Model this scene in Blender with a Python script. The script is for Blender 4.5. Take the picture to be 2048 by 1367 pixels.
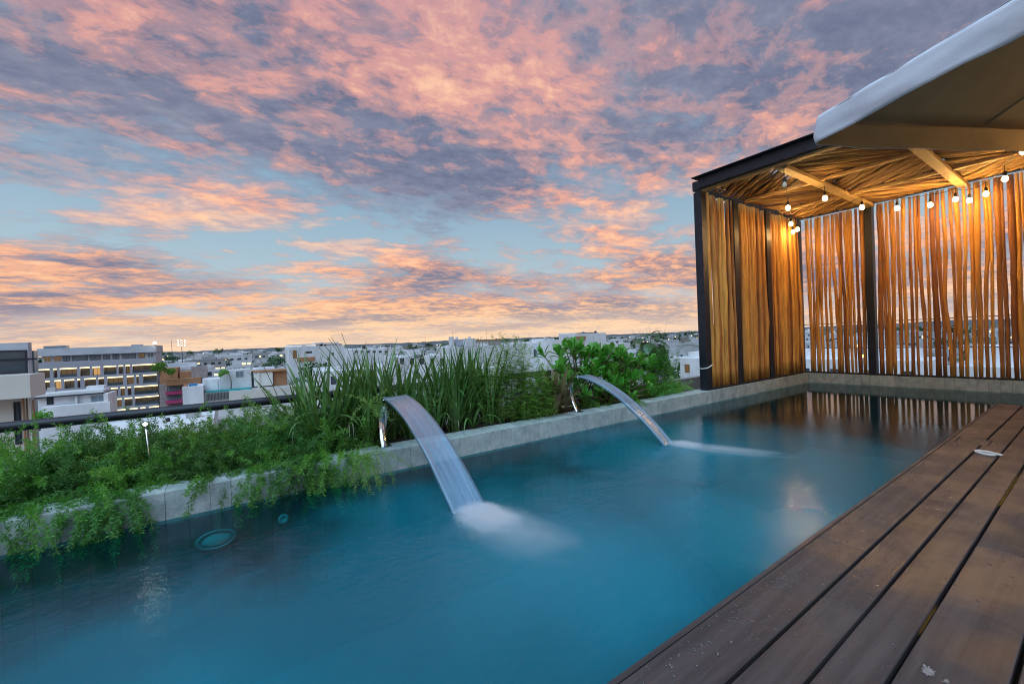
import bpy, bmesh, math, random
from mathutils import Vector, Matrix, Euler, noise
R = math.radians
scene = bpy.context.scene
for o in list(bpy.data.objects): bpy.data.objects.remove(o)
COL = scene.collection

# ------------------------------------------------------------------ camera
CAMZ = 0.96                       # metres above the water (water surface z = 0)
FPX, YAW, PIT, ROL = 835.68, R(55.49), R(-0.40), R(2.24)
cam = bpy.data.cameras.new('camera'); cam.sensor_width = 36; cam.lens = FPX / 2048 * 36
cam.clip_start = 0.05; cam.clip_end = 20000
camo = bpy.data.objects.new('camera', cam); COL.objects.link(camo)
camo.matrix_world = Matrix.Translation((0, 0, CAMZ)) @ Matrix.Rotation(YAW, 4, 'Z') @ Matrix.Rotation(R(90) + PIT, 4, 'X') @ Matrix.Rotation(-ROL, 4, 'Z')
scene.camera = camo
scene.render.resolution_x, scene.render.resolution_y = 1024, 683

# ------------------------------------------------------------------ world: dusk sky with broken, lit clouds
SUN_EL, SUN_AZ = R(52), R(215)
w = bpy.data.worlds.new('World'); scene.world = w; w.use_nodes = True
NT = w.node_tree; NT.nodes.clear()
def nd(nt, t, **k):
    n = nt.nodes.new(t)
    for a, b in k.items():
        if a.startswith('i_'):
            key = a[2:]; key = int(key) if key.isdigit() else key.replace('_', ' ')
            n.inputs[key].default_value = b
        else: setattr(n, a, b)
    return n
def lk(nt, a, b): nt.links.new(a, b)
def math_(nt, op, a, b=None, c=None, clamp=False):
    n = nd(nt, 'ShaderNodeMath', operation=op, use_clamp=clamp)
    for i, v in enumerate((a, b, c)):
        if v is None: continue
        if isinstance(v, (int, float)): n.inputs[i].default_value = v
        else: lk(nt, v, n.inputs[i])
    return n.outputs[0]
def ramp_(nt, fac, stops, interp='LINEAR'):
    n = nd(nt, 'ShaderNodeValToRGB'); n.color_ramp.interpolation = interp
    el = n.color_ramp.elements
    while len(el) < len(stops): el.new(0.5)
    for e, (p, c) in zip(el, stops):
        e.position = p; e.color = (c, c, c, 1) if isinstance(c, (int, float)) else (*c[:3], 1)
    lk(nt, fac, n.inputs[0]); return n.outputs[0]
def mixc(nt, f, a, b, mode='MIX'):
    n = nd(nt, 'ShaderNodeMix', data_type='RGBA', blend_type=mode)
    for i, v in ((0, f), (6, a), (7, b)):
        if isinstance(v, (int, float)): n.inputs[i].default_value = v
        elif isinstance(v, tuple): n.inputs[i].default_value = (*v[:3], 1)
        else: lk(nt, v, n.inputs[i])
    return n.outputs[2]
def noise_(nt, vec, scale, detail=6, rough=.55, dist=0.0, lac=2.0):
    n = nd(nt, 'ShaderNodeTexNoise'); n.inputs['Scale'].default_value = scale; n.inputs['Detail'].default_value = detail
    n.inputs['Roughness'].default_value = rough; n.inputs['Distortion'].default_value = dist; n.inputs['Lacunarity'].default_value = lac
    if vec is not None: lk(nt, vec, n.inputs['Vector'])
    return n.outputs['Fac']
def build_world():
    nt = NT
    tc = nd(nt, 'ShaderNodeTexCoord')
    D = tc.outputs['Generated']
    sep = nd(nt, 'ShaderNodeSeparateXYZ'); lk(nt, D, sep.inputs[0])
    X, Y, Z = sep.outputs
    zc = math_(nt, 'MAXIMUM', Z, 0.0)
    el = math_(nt, 'MULTIPLY', math_(nt, 'ARCSINE', zc), 2 / math.pi)          # 0 horizon .. 1 zenith
    # cloud deck: the direction projected on a flat layer overhead
    zz = math_(nt, 'ADD', zc, 0.11)
    px = math_(nt, 'DIVIDE', X, zz); py = math_(nt, 'DIVIDE', Y, zz)
    cb = nd(nt, 'ShaderNodeCombineXYZ'); lk(nt, px, cb.inputs[0]); lk(nt, py, cb.inputs[1]); cb.inputs[2].default_value = SKYSEED
    mp = nd(nt, 'ShaderNodeMapping'); mp.inputs['Rotation'].default_value = (0, 0, R(-66)); mp.inputs['Scale'].default_value = (1.08, 0.78, 1)
    lk(nt, cb.outputs[0], mp.inputs[0]); P = mp.outputs[0]
    def warp(P, scale, amt, det=2):
        wn = nd(nt, 'ShaderNodeTexNoise'); wn.inputs['Scale'].default_value = scale; wn.inputs['Detail'].default_value = det; lk(nt, P, wn.inputs['Vector'])
        a = nd(nt, 'ShaderNodeVectorMath', operation='SUBTRACT'); lk(nt, wn.outputs['Color'], a.inputs[0]); a.inputs[1].default_value = (.5, .5, .5)
        b = nd(nt, 'ShaderNodeVectorMath', operation='SCALE'); lk(nt, a.outputs[0], b.inputs[0]); b.inputs['Scale'].default_value = amt
        c = nd(nt, 'ShaderNodeVectorMath', operation='ADD'); lk(nt, P, c.inputs[0]); lk(nt, b.outputs[0], c.inputs[1]); return c.outputs[0]
    PW = warp(warp(P, 2.4, .20), 9.0, .05)
    def shift(P, v):
        c = nd(nt, 'ShaderNodeVectorMath', operation='ADD'); lk(nt, P, c.inputs[0]); c.inputs[1].default_value = v; return c.outputs[0]
    big = noise_(nt, PW, 0.85, 2, .5)
    big2 = noise_(nt, shift(PW, (7.3, 2.1, 4)), 1.0, 3, .5)
    mid = noise_(nt, PW, 2.4, 5, .58)
    fin = noise_(nt, shift(PW, (3, 9, 1)), 8.2, 7, .64)
    mot = noise_(nt, shift(P, (1, 4, 7)), 15.0, 4, .6)
    # clear-sky colour: Nishita tinted towards dusk
    sky = nd(nt, 'ShaderNodeTexSky', sky_type='NISHITA', sun_disc=False)
    sky.sun_elevation = SUN_EL; sky.sun_rotation = SUN_AZ; sky.altitude = 10; sky.air_density = 1; sky.dust_density = 1.5; sky.ozone_density = 2
    nis = nd(nt, 'ShaderNodeVectorMath', operation='SCALE'); lk(nt, sky.outputs[0], nis.inputs[0]); nis.inputs['Scale'].default_value = 0.055
    grad = ramp_(nt, el, [(0.0, (.80, .60, .48)), (.05, (.62, .62, .62)), (.11, (.42, .56, .64)), (.20, (.28, .45, .59)), (.45, (.20, .33, .50)), (1, (.17, .30, .48))])
    blue = mixc(nt, .85, nis.outputs[0], grad)
    # coverage: broken deck, thinner in a belt some 13 degrees up
    belt = ramp_(nt, el, [(0, .13), (.07, .12), (.115, .0), (.155, -.05), (.195, .06), (.26, .11), (1, .10)], 'EASE')
    cov = math_(nt, 'ADD', math_(nt, 'MULTIPLY', math_(nt, 'ADD', math_(nt, 'MULTIPLY', math_(nt, 'SUBTRACT', big, .5), 1.5), .5), .52), math_(nt, 'MULTIPLY', mid, .48))
    cov = math_(nt, 'ADD', cov, math_(nt, 'MULTIPLY', math_(nt, 'SUBTRACT', fin, .5), .30))
    cov = math_(nt, 'ADD', cov, belt)
    A = ramp_(nt, cov, [(.40, 0), (.50, .55), (.60, 1)], 'EASE')
    # parts of the deck that catch the low light
    lit = math_(nt, 'ADD', math_(nt, 'MULTIPLY', fin, .55), math_(nt, 'MULTIPLY', mid, .20))
    lit = math_(nt, 'ADD', lit, math_(nt, 'MULTIPLY', mot, .14))
    lit = math_(nt, 'ADD', lit, math_(nt, 'MULTIPLY', math_(nt, 'SUBTRACT', big2, .5), .62))
    low = ramp_(nt, el, [(0, .10), (.10, .07), (.25, .05), (.5, .02), (1, .0)])
    lit = math_(nt, 'ADD', lit, math_(nt, 'SUBTRACT', low, .02))
    B = ramp_(nt, lit, [(.42, .0), (.50, .35), (.56, .82), (.63, 1)], 'EASE')
    B = math_(nt, 'MULTIPLY', B, ramp_(nt, cov, [(.38, .0), (.46, .8), (.52, 1)]))
    gx, gy = -math.sin(R(66)), math.cos(R(66))
    az = math_(nt, 'ADD', math_(nt, 'MULTIPLY', X, gx), math_(nt, 'MULTIPLY', Y, gy))
    azf = ramp_(nt, az, [(.2, 0), (1, 1)])
    shade = mixc(nt, ramp_(nt, mot, [(.3, 0), (.7, 1)]), (.185, .205, .30), (.29, .30, .39))
    shade = mixc(nt, ramp_(nt, el, [(0, 1), (.17, 0)]), shade, (.37, .31, .36))
    shade = mixc(nt, ramp_(nt, big, [(.45, 0), (.62, 1)]), shade, mixc(nt, 1.0, shade, (.74, .79, .86), 'MULTIPLY'))
    pink = ramp_(nt, el, [(0, (1.0, .64, .36)), (.06, (.95, .49, .27)), (.14, (.90, .43, .29)), (.26, (.78, .38, .31)), (.42, (.67, .33, .32)), (.7, (.40, .30, .36)), (1, (.34, .32, .40))])
    pink = mixc(nt, ramp_(nt, lit, [(.57, 0), (.70, .85)]), pink, mixc(nt, ramp_(nt, el, [(.3, 0), (.8, 1)]), (1.0, .63, .40), (.60, .46, .42)))
    cloud = mixc(nt, B, shade, pink)
    col = mixc(nt, A, blue, cloud)
    # horizon glow and haze
    hz = ramp_(nt, el, [(0, 1), (.02, .5), (.055, 0)], 'EASE')
    hcol = mixc(nt, azf, (.56, .50, .54), (1.0, .72, .48))
    col = mixc(nt, math_(nt, 'MULTIPLY', hz, .7), col, hcol)
    bg = nd(nt, 'ShaderNodeBackground'); bg.inputs['Strength'].default_value = WORLD_STRENGTH
    lk(nt, col, bg.inputs[0])
    out = nd(nt, 'ShaderNodeOutputWorld'); lk(nt, bg.outputs[0], out.inputs[0])
SKYSEED, WORLD_STRENGTH = 3.7, 1.0
build_world()

# ------------------------------------------------------------------ sun: the last broad, soft light of the dusk sky
sun = bpy.data.lights.new('sun', 'SUN'); sun.energy = 2.9; sun.angle = R(70); sun.color = (.52, .80, 1.0)
suno = bpy.data.objects.new('sun', sun); COL.objects.link(suno)
suno.rotation_euler = Vector((-.45, .55, -1.0)).to_track_quat('-Z', 'Y').to_euler()

vs = scene.view_settings
vs.view_transform = 'Standard'; vs.look = 'None'; vs.exposure = 0.12; vs.gamma = 1.0; vs.use_curve_mapping = False
scene.render.engine = 'CYCLES'
scene.cycles.filter_width = 1.1; scene.cycles.max_bounces = 8; scene.cycles.transparent_max_bounces = 12
scene.cycles.sample_clamp_indirect = 4.0; scene.cycles.volume_bounces = 3

# ------------------------------------------------------------------ pixel helpers (2048 x 1367 photograph)
def ray(px, py):
    x, y = px - 1024, 683.5 - py
    return camo.matrix_world.to_3x3() @ Vector((x, y, -FPX))
def at(px, py, ax, v):
    d = ray(px, py); t = (v - (0, 0, CAMZ)[ax]) / d[ax]
    return Vector((0, 0, CAMZ)) + d * t

# ------------------------------------------------------------------ object helpers
rnd = random.Random(7)
def new(name, mesh, m=None, parent=None):
    if m is not None and mesh is not None and not mesh.materials:
        for q in (m if isinstance(m, (list, tuple)) else [m]): mesh.materials.append(q)
    o = bpy.data.objects.new(name, mesh); COL.objects.link(o); o.parent = parent
    return o
def tag(o, label=None, cat=None, group=None, kind=None):
    if label: o['label'] = label
    if cat: o['category'] = cat
    if group: o['group'] = group
    if kind: o['kind'] = kind
    return o
def empty(name, loc=(0, 0, 0), rz=0):
    o = bpy.data.objects.new(name, None); COL.objects.link(o); o.location = loc; o.rotation_euler = (0, 0, rz)
    o.empty_display_size = .1
    return o
def copy_tree(o, parent=None):
    c = o.copy(); COL.objects.link(c); c.parent = parent
    for ch in [q for q in o.children]: copy_tree(ch, c)
    return c
class MB:
    """collects geometry for ONE mesh"""
    def __init__(s): s.v = []; s.f = []; s.mi = []; s.sm = []
    def add(s, vs, fs, mi=0, smooth=False):
        b = len(s.v); s.v += [tuple(q) for q in vs]
        for f in fs: s.f.append(tuple(i + b for i in f)); s.mi.append(mi); s.sm.append(smooth)
        return s
    def box(s, x0, x1, y0, y1, z0, z1, mi=0):
        vs = [(x, y, z) for z in (z0, z1) for y in (y0, y1) for x in (x0, x1)]
        return s.add(vs, [(0, 2, 3, 1), (4, 5, 7, 6), (0, 1, 5, 4), (2, 6, 7, 3), (0, 4, 6, 2), (1, 3, 7, 5)], mi)
    def bbox(s, x0, x1, y0, y1, z0, z1, b=.003, mi=0):
        """box with chamfered edges"""
        bm = bmesh.new(); bmesh.ops.create_cube(bm, size=1)
        for v in bm.verts:
            v.co = Vector(((x0 + x1) / 2 + v.co.x * (x1 - x0), (y0 + y1) / 2 + v.co.y * (y1 - y0), (z0 + z1) / 2 + v.co.z * (z1 - z0)))
        bmesh.ops.bevel(bm, geom=bm.edges[:], offset=b, segments=1, affect='EDGES')
        bm.verts.index_update()
        s.add([v.co for v in bm.verts], [[v.index for v in f.verts] for f in bm.faces], mi); bm.free(); return s
    def tube(s, pts, rad, n=8, cap=True, mi=0, smooth=True, squash=1.0):
        pts = [Vector(p) for p in pts]; m = len(pts)
        rads = rad if isinstance(rad, (list, tuple)) else [rad] * m
        vs, fs = [], []; up = None
        for i, p in enumerate(pts):
            t = (pts[min(i + 1, m - 1)] - pts[max(i - 1, 0)]).normalized()
            if up is None: up = Vector((0, 0, 1)) if abs(t.z) < .9 else Vector((1, 0, 0))
            a = (up - t * up.dot(t)).normalized(); b = t.cross(a); up = a
            for k in range(n):
                q = 2 * math.pi * k / n
                vs.append(p + (a * math.cos(q) + b * math.sin(q) * squash) * rads[i])
        for i in range(m - 1):
            for k in range(n):
                k2 = (k + 1) % n
                fs.append((i * n + k, i * n + k2, (i + 1) * n + k2, (i + 1) * n + k))
        if cap: fs += [tuple(range(n))[::-1], tuple(range((m - 1) * n, m * n))]
        return s.add(vs, fs, mi, smooth)
    def lathe(s, prof, n=16, c=(0, 0, 0), mi=0, smooth=True, caps=True):
        vs, fs = [], []; m = len(prof)
        for r, z in prof:
            for k in range(n):
                q = 2 * math.pi * k / n; vs.append((c[0] + r * math.cos(q), c[1] + r * math.sin(q), c[2] + z))
        for i in range(m - 1):
            for k in range(n):
                k2 = (k + 1) % n; fs.append((i * n + k, i * n + k2, (i + 1) * n + k2, (i + 1) * n + k))
        if caps: fs += [tuple(range(n))[::-1], tuple(range((m - 1) * n, m * n))]
        return s.add(vs, fs, mi, smooth)
    def ico(s, c, r, sub=1, mi=0, smooth=True, sc=(1, 1, 1)):
        bm = bmesh.new(); bmesh.ops.create_icosphere(bm, subdivisions=sub, radius=r)
        bm.verts.index_update()
        s.add([(c[0] + v.co.x * sc[0], c[1] + v.co.y * sc[1], c[2] + v.co.z * sc[2]) for v in bm.verts], [[v.index for v in f.verts] for f in bm.faces], mi, smooth); bm.free(); return s
    def mesh(s, name='m'):
        me = bpy.data.meshes.new(name); me.from_pydata(s.v, [], s.f)
        me.polygons.foreach_set('material_index', s.mi); me.polygons.foreach_set('use_smooth', s.sm); me.update()
        return me
    def build(s, name, m, parent=None): return new(name, s.mesh(name), m, parent)

# ------------------------------------------------------------------ materials
MATS = {}
def mk(name, c1, c2=None, rough=.6, scale=8, metal=0, bump=0, bscale=None, vary=0, spec=.5, stretch=(1, 1, 1), detail=6, coat=0, contrast=(.35, .65), third=None):
    """principled, two-tone noise in object space, bump, per-object value shift"""
    m = bpy.data.materials.new(name); m.use_nodes = True; nt = m.node_tree; b = nt.nodes['Principled BSDF']
    tc = nd(nt, 'ShaderNodeTexCoord'); mp = nd(nt, 'ShaderNodeMapping'); mp.inputs['Scale'].default_value = stretch
    oi = nd(nt, 'ShaderNodeObjectInfo')
    off = nd(nt, 'ShaderNodeVectorMath', operation='SCALE'); lk(nt, oi.outputs['Location'], off.inputs[0]); off.inputs['Scale'].default_value = 1.37
    ad = nd(nt, 'ShaderNodeVectorMath', operation='ADD'); lk(nt, tc.outputs['Object'], ad.inputs[0]); lk(nt, off.outputs[0], ad.inputs[1])
    lk(nt, ad.outputs[0], mp.inputs[0]); V = mp.outputs[0]
    f = noise_(nt, V, scale, detail, .6)
    fr = ramp_(nt, f, [(contrast[0], 0), (contrast[1], 1)])
    col = mixc(nt, fr, c1, c2 or c1)
    if third:
        f3 = ramp_(nt, noise_(nt, V, scale * .31, 4, .6), [(.52, 0), (.68, 1)])
        col = mixc(nt, math_(nt, 'MULTIPLY', f3, third[1]), col, third[0])
    if vary:
        hsv = nd(nt, 'ShaderNodeHueSaturation')
        v = math_(nt, 'ADD', math_(nt, 'MULTIPLY', oi.outputs['Random'], 2 * vary), 1 - vary); lk(nt, v, hsv.inputs['Value'])
        h = math_(nt, 'ADD', math_(nt, 'MULTIPLY', oi.outputs['Random'], .03), .485); lk(nt, h, hsv.inputs['Hue'])
        lk(nt, col, hsv.inputs['Color']); col = hsv.outputs[0]
    lk(nt, col, b.inputs['Base Color'])
    b.inputs['Metallic'].default_value = metal; b.inputs['Specular IOR Level'].default_value = spec
    rr = math_(nt, 'ADD', math_(nt, 'MULTIPLY', f, .2), rough - .1, clamp=True); lk(nt, rr, b.inputs['Roughness'])
    if coat: b.inputs['Coat Weight'].default_value = coat; b.inputs['Coat Roughness'].default_value = .2
    if bump:
        bn = nd(nt, 'ShaderNodeBump'); bn.inputs['Strength'].default_value = bump; bn.inputs['Distance'].default_value = .01
        lk(nt, noise_(nt, V, bscale or scale * 3, 5, .6), bn.inputs['Height']); lk(nt, bn.outputs[0], b.inputs['Normal'])
    MATS[name] = m; return m
def emit(name, c, s):
    m = bpy.data.materials.new(name); m.use_nodes = True; nt = m.node_tree; nt.nodes.clear()
    e = nd(nt, 'ShaderNodeEmission'); e.inputs[0].default_value = (*c, 1); e.inputs[1].default_value = s
    o = nd(nt, 'ShaderNodeOutputMaterial'); lk(nt, e.outputs[0], o.inputs[0]); MATS[name] = m; return m
def leafmat(name, c1, c2, rough=.4, trans=.25, vary=.18, scale=20, spec=.5):
    m = mk(name, c1, c2, rough, scale, vary=vary, spec=spec); nt = m.node_tree
    b = nt.nodes['Principled BSDF']; out = nt.nodes['Material Output']
    t = nd(nt, 'ShaderNodeBsdfTranslucent'); src = b.inputs['Base Color'].links[0].from_socket
    br = mixc(nt, 1.0, src, (1.25, 1.35, .6), 'MULTIPLY'); lk(nt, br, t.inputs[0])
    mx = nd(nt, 'ShaderNodeMixShader'); mx.inputs[0].default_value = trans
    lk(nt, b.outputs[0], mx.inputs[1]); lk(nt, t.outputs[0], mx.inputs[2]); lk(nt, mx.outputs[0], out.inputs[0]); return m
stone = mk('coping_stone', (.24, .31, .32), (.40, .47, .47), .78, 13, bump=.6, bscale=70, vary=.09, detail=10, third=((.19, .24, .25), .6), contrast=(.30, .62))
wetstone = mk('pool_tile', (.012, .055, .065), (.030, .10, .115), .35, 7, bump=.2, bscale=40, vary=.40)
grout = mk('grout', (.10, .13, .13), (.13, .16, .16), .9, 20)
poolfloor = mk('pool_floor', (.004, .060, .085), (.008, .085, .115), .5, 5)
steel_dk = mk('dark_steel', (.012, .016, .026), (.022, .027, .040), .42, 12, metal=.3, bump=.05)
steel_ss = mk('stainless', (.62, .63, .65), (.70, .71, .73), .16, 30, metal=1.0, stretch=(1, 1, 6))
def woodmat(name, c1, c2, c3, rough, stretch, scale, vary, bump):
    return mk(name, c1, c2, rough, scale, bump=bump, bscale=scale * 2.2, vary=vary, stretch=stretch, detail=9, third=(c3, .75))
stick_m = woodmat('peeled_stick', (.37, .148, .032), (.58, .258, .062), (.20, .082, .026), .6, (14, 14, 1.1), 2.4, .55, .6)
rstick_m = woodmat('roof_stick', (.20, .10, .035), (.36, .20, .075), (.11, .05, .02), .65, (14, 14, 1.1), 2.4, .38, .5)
beam_m = woodmat('pine_beam', (.40, .25, .11), (.52, .34, .16), (.33, .19, .08), .55, (3, 3, 3), 3, .08, .2)
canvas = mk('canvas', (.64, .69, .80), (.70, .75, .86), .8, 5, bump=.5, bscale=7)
soil = mk('soil', (.018, .013, .010), (.045, .032, .022), .95, 14, bump=1.0, bscale=40)
concrete = mk('concrete', (.34, .34, .34), (.42, .42, .41), .8, 3, bump=.2, bscale=30)
render_w = mk('white_render', (.60, .62, .66), (.74, .76, .80), .75, .5, detail=10, stretch=(1, 1, .35), third=((.44, .46, .49), .7), vary=.10)
black = mk('black_rubber', (.01, .01, .011), (.016, .016, .017), .5, 10)
whitep = mk('white_plastic', (.70, .70, .68), (.78, .78, .76), .35, 10)

def deckmat():
    m = mk('deck_wood', (.046, .036, .037), (.086, .068, .067), .50, 2.2, vary=.10, stretch=(24, 1.0, 24), bump=.25, bscale=7, contrast=(.30, .66), detail=10, third=((.036, .029, .032), .9), spec=.5)
    nt = m.node_tree; b = nt.nodes['Principled BSDF']
    tc = nd(nt, 'ShaderNodeTexCoord'); g = nd(nt, 'ShaderNodeNewGeometry')
    wet = ramp_(nt, noise_(nt, g.outputs['Position'], 3.2, 6, .62, .4), [(.42, .62), (.60, .34)])
    lk(nt, wet, b.inputs['Roughness'])
    old = b.inputs['Base Color'].links[0].from_socket
    sp = ramp_(nt, noise_(nt, g.outputs['Position'], 55, 3, .6), [(.66, 0), (.74, 1)])
    col = mixc(nt, math_(nt, 'MULTIPLY', sp, .35), old, (.16, .13, .125))
    lk(nt, col, b.inputs['Base Color']); return m
deck_m = deckmat()

def watermat():
    m = bpy.data.materials.new('pool_water'); m.use_nodes = True; nt = m.node_tree; nt.nodes.clear()
    g = nd(nt, 'ShaderNodeNewGeometry'); P = g.outputs['Position']
    mp = nd(nt, 'ShaderNodeMapping'); mp.inputs['Scale'].default_value = (1.0, 1.0, 1); lk(nt, P, mp.inputs[0])
    h1 = noise_(nt, mp.outputs[0], 26, 4, .6, .4); h2 = noise_(nt, mp.outputs[0], 5, 3, .5, .3)
    h = math_(nt, 'ADD', math_(nt, 'MULTIPLY', h1, .35), math_(nt, 'MULTIPLY', h2, .65))
    bp = nd(nt, 'ShaderNodeBump'); bp.inputs['Strength'].default_value = .16; bp.inputs['Distance'].default_value = .05; lk(nt, h, bp.inputs['Height'])
    fr = nd(nt, 'ShaderNodeFresnel'); fr.inputs['IOR'].default_value = 1.36
    gl = nd(nt, 'ShaderNodeBsdfGlossy'); gl.inputs['Roughness'].default_value = .055; gl.inputs[0].default_value = (.84, .94, 1, 1); lk(nt, bp.outputs[0], gl.inputs['Normal'])
    tr = nd(nt, 'ShaderNodeBsdfTransparent'); tr.inputs[0].default_value = (.22, .88, .93, 1)
    # fine air bubbles carried through the water scatter light back
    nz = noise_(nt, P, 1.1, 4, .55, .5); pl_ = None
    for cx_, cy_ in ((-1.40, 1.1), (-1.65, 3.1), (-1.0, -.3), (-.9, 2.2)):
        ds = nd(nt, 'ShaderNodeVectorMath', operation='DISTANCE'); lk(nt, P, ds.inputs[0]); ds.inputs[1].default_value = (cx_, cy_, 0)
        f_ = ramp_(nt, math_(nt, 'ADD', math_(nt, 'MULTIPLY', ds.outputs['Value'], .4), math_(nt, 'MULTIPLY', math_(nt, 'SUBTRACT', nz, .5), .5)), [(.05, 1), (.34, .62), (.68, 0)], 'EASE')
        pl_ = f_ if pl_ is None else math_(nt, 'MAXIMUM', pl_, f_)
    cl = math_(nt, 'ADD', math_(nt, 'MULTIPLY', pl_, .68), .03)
    dc = nd(nt, 'ShaderNodeVectorMath', operation='DISTANCE'); lk(nt, P, dc.inputs[0]); dc.inputs[1].default_value = (-1.4, 1.4, 0)
    rg_ = ramp_(nt, math_(nt, 'ADD', math_(nt, 'MULTIPLY', dc.outputs['Value'], .16), math_(nt, 'MULTIPLY', math_(nt, 'SUBTRACT', nz, .5), .4)), [(.1, .19), (.45, .13), (.75, .025)], 'EASE')
    lk(nt, rg_, gl.inputs['Roughness'])
    lk(nt, math_(nt, 'MULTIPLY', rg_, .95), bp.inputs['Strength'])
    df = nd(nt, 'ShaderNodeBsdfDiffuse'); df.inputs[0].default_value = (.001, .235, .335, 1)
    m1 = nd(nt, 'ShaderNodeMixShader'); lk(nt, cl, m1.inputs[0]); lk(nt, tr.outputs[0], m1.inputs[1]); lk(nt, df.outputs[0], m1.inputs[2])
    m2 = nd(nt, 'ShaderNodeMixShader'); lk(nt, math_(nt, 'ADD', math_(nt, 'MULTIPLY', fr.outputs[0], .92), .0, clamp=True), m2.inputs[0]); lk(nt, m1.outputs[0], m2.inputs[1]); lk(nt, gl.outputs[0], m2.inputs[2])
    o = nd(nt, 'ShaderNodeOutputMaterial'); lk(nt, m2.outputs[0], o.inputs[0]); return m
water_m = watermat()
def sheetmat():
    m = bpy.data.materials.new('falling_water'); m.use_nodes = True; nt = m.node_tree; nt.nodes.clear()
    tc = nd(nt, 'ShaderNodeTexCoord'); mp = nd(nt, 'ShaderNodeMapping'); mp.inputs['Scale'].default_value = (.7, 20, .7); lk(nt, tc.outputs['Object'], mp.inputs[0])
    s = noise_(nt, mp.outputs[0], 1.6, 4, .6)
    fr = nd(nt, 'ShaderNodeFresnel'); fr.inputs['IOR'].default_value = 1.33
    bp = nd(nt, 'ShaderNodeBump'); bp.inputs['Strength'].default_value = .35; bp.inputs['Distance'].default_value = .02; lk(nt, s, bp.inputs['Height'])
    gl = nd(nt, 'ShaderNodeBsdfGlossy'); gl.inputs['Roughness'].default_value = .25; lk(nt, bp.outputs[0], gl.inputs['Normal'])
    tr = nd(nt, 'ShaderNodeBsdfTransparent'); tr.inputs[0].default_value = (.86, .95, 1, 1)
    df = nd(nt, 'ShaderNodeBsdfDiffuse'); df.inputs[0].default_value = (.34, .52, .72, 1)
    m1 = nd(nt, 'ShaderNodeMixShader'); lk(nt, ramp_(nt, s, [(.30, .14), (.72, .46)]), m1.inputs[0]); lk(nt, tr.outputs[0], m1.inputs[1]); lk(nt, df.outputs[0], m1.inputs[2])
    m2 = nd(nt, 'ShaderNodeMixShader'); lk(nt, math_(nt, 'ADD', math_(nt, 'MULTIPLY', fr.outputs[0], .45), .03, clamp=True), m2.inputs[0]); lk(nt, m1.outputs[0], m2.inputs[1]); lk(nt, gl.outputs[0], m2.inputs[2])
    o = nd(nt, 'ShaderNodeOutputMaterial'); lk(nt, m2.outputs[0], o.inputs[0]); return m
sheet_m = sheetmat()
def foammat(density):
    m = bpy.data.materials.new('foam_spray'); m.use_nodes = True; nt = m.node_tree; nt.nodes.clear()
    tc = nd(nt, 'ShaderNodeTexCoord'); O = tc.outputs['Object']
    ln = nd(nt, 'ShaderNodeVectorMath', operation='LENGTH'); lk(nt, O, ln.inputs[0])
    n = noise_(nt, O, 2.2, 5, .6, .4)
    r = math_(nt, 'ADD', ln.outputs['Value'], math_(nt, 'MULTIPLY', math_(nt, 'SUBTRACT', n, .5), .9))
    d = ramp_(nt, r, [(.0, 1), (.35, .42), (.95, 0)], 'EASE')
    v = nd(nt, 'ShaderNodeVolumePrincipled'); v.inputs['Color'].default_value = (.92, .95, 1, 1); v.inputs['Anisotropy'].default_value = 0
    lk(nt, math_(nt, 'MULTIPLY', d, density), v.inputs['Density'])
    o = nd(nt, 'ShaderNodeOutputMaterial'); lk(nt, v.outputs[0], o.inputs['Volume']); return m

# ------------------------------------------------------------------ setting: ground, own building, pool, deck
GZ = -17.0
XL, YB = -3.12, 8.47
def grid_plane(x0, x1, y0, y1, z, n=1):
    b = MB()
    for i in range(n):
        for j in range(n):
            xa, xb = x0 + (x1 - x0) * i / n, x0 + (x1 - x0) * (i + 1) / n; ya, yb = y0 + (y1 - y0) * j / n, y0 + (y1 - y0) * (j + 1) / n
            b.add([(xa, ya, z), (xb, ya, z), (xb, yb, z), (xa, yb, z)], [(0, 1, 2, 3)])
    return b
ground_m = mk('ground', (.05, .07, .04), (.14, .14, .13), .9, .012, detail=10)
tag(grid_plane(-9000, 9000, -9000, 9000, GZ).build('ground', ground_m), kind='structure')
# the building that carries the pool
tag(MB().box(-4.18, 6.0, -4.0, 8.85, GZ, -1.30).build('building_base', concrete), kind='structure')
basin = tag(MB().box(XL - .9, XL - .012, -4.0, 8.85, -1.296, -.03)        # wall below the planter side
    .box(XL - .012, 4.0, YB + .012, 8.85, -1.296, -.03)
    .box(-.70, 6.0, -4.0, 6.45, -1.296, -.03)
    .box(4.0, 6.0, 6.45, 8.85, -1.296, -.03).build('pool_basin', mk('basin_wall', (.004, .045, .062), (.008, .065, .085), .6, 6)), kind='structure')
tag(grid_plane(XL - .1, 4.1, -4.0, YB + .1, -1.15).build('pool_floor', poolfloor), kind='structure')
tag(MB().add([(XL - .006, -4, 0), (-.66, -4, 0), (-.66, 6.44, 0), (4, 6.44, 0), (4, YB + .006, 0), (XL - .006, YB + .006, 0)], [(0, 1, 2, 3, 4, 5)]).build('pool_water', water_m), kind='structure')
# lower wall tiles (seen through the water)
PITCH = .105
wt = MB().bbox(-.010, 0, .002, PITCH - .002, -.205, -.001, .002).mesh('tile')
wt.materials.append(wetstone)
i0 = int(-1.6 / PITCH)
for k in range(i0, int(YB / PITCH)):
    for row in range(3):
        if row > 1 and k > 30: continue
        o = new('tile', wt, None, basin); o.location = (XL + rnd.uniform(-.0015, .0015), .001 + k * PITCH, -.025 - row * .209)
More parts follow.
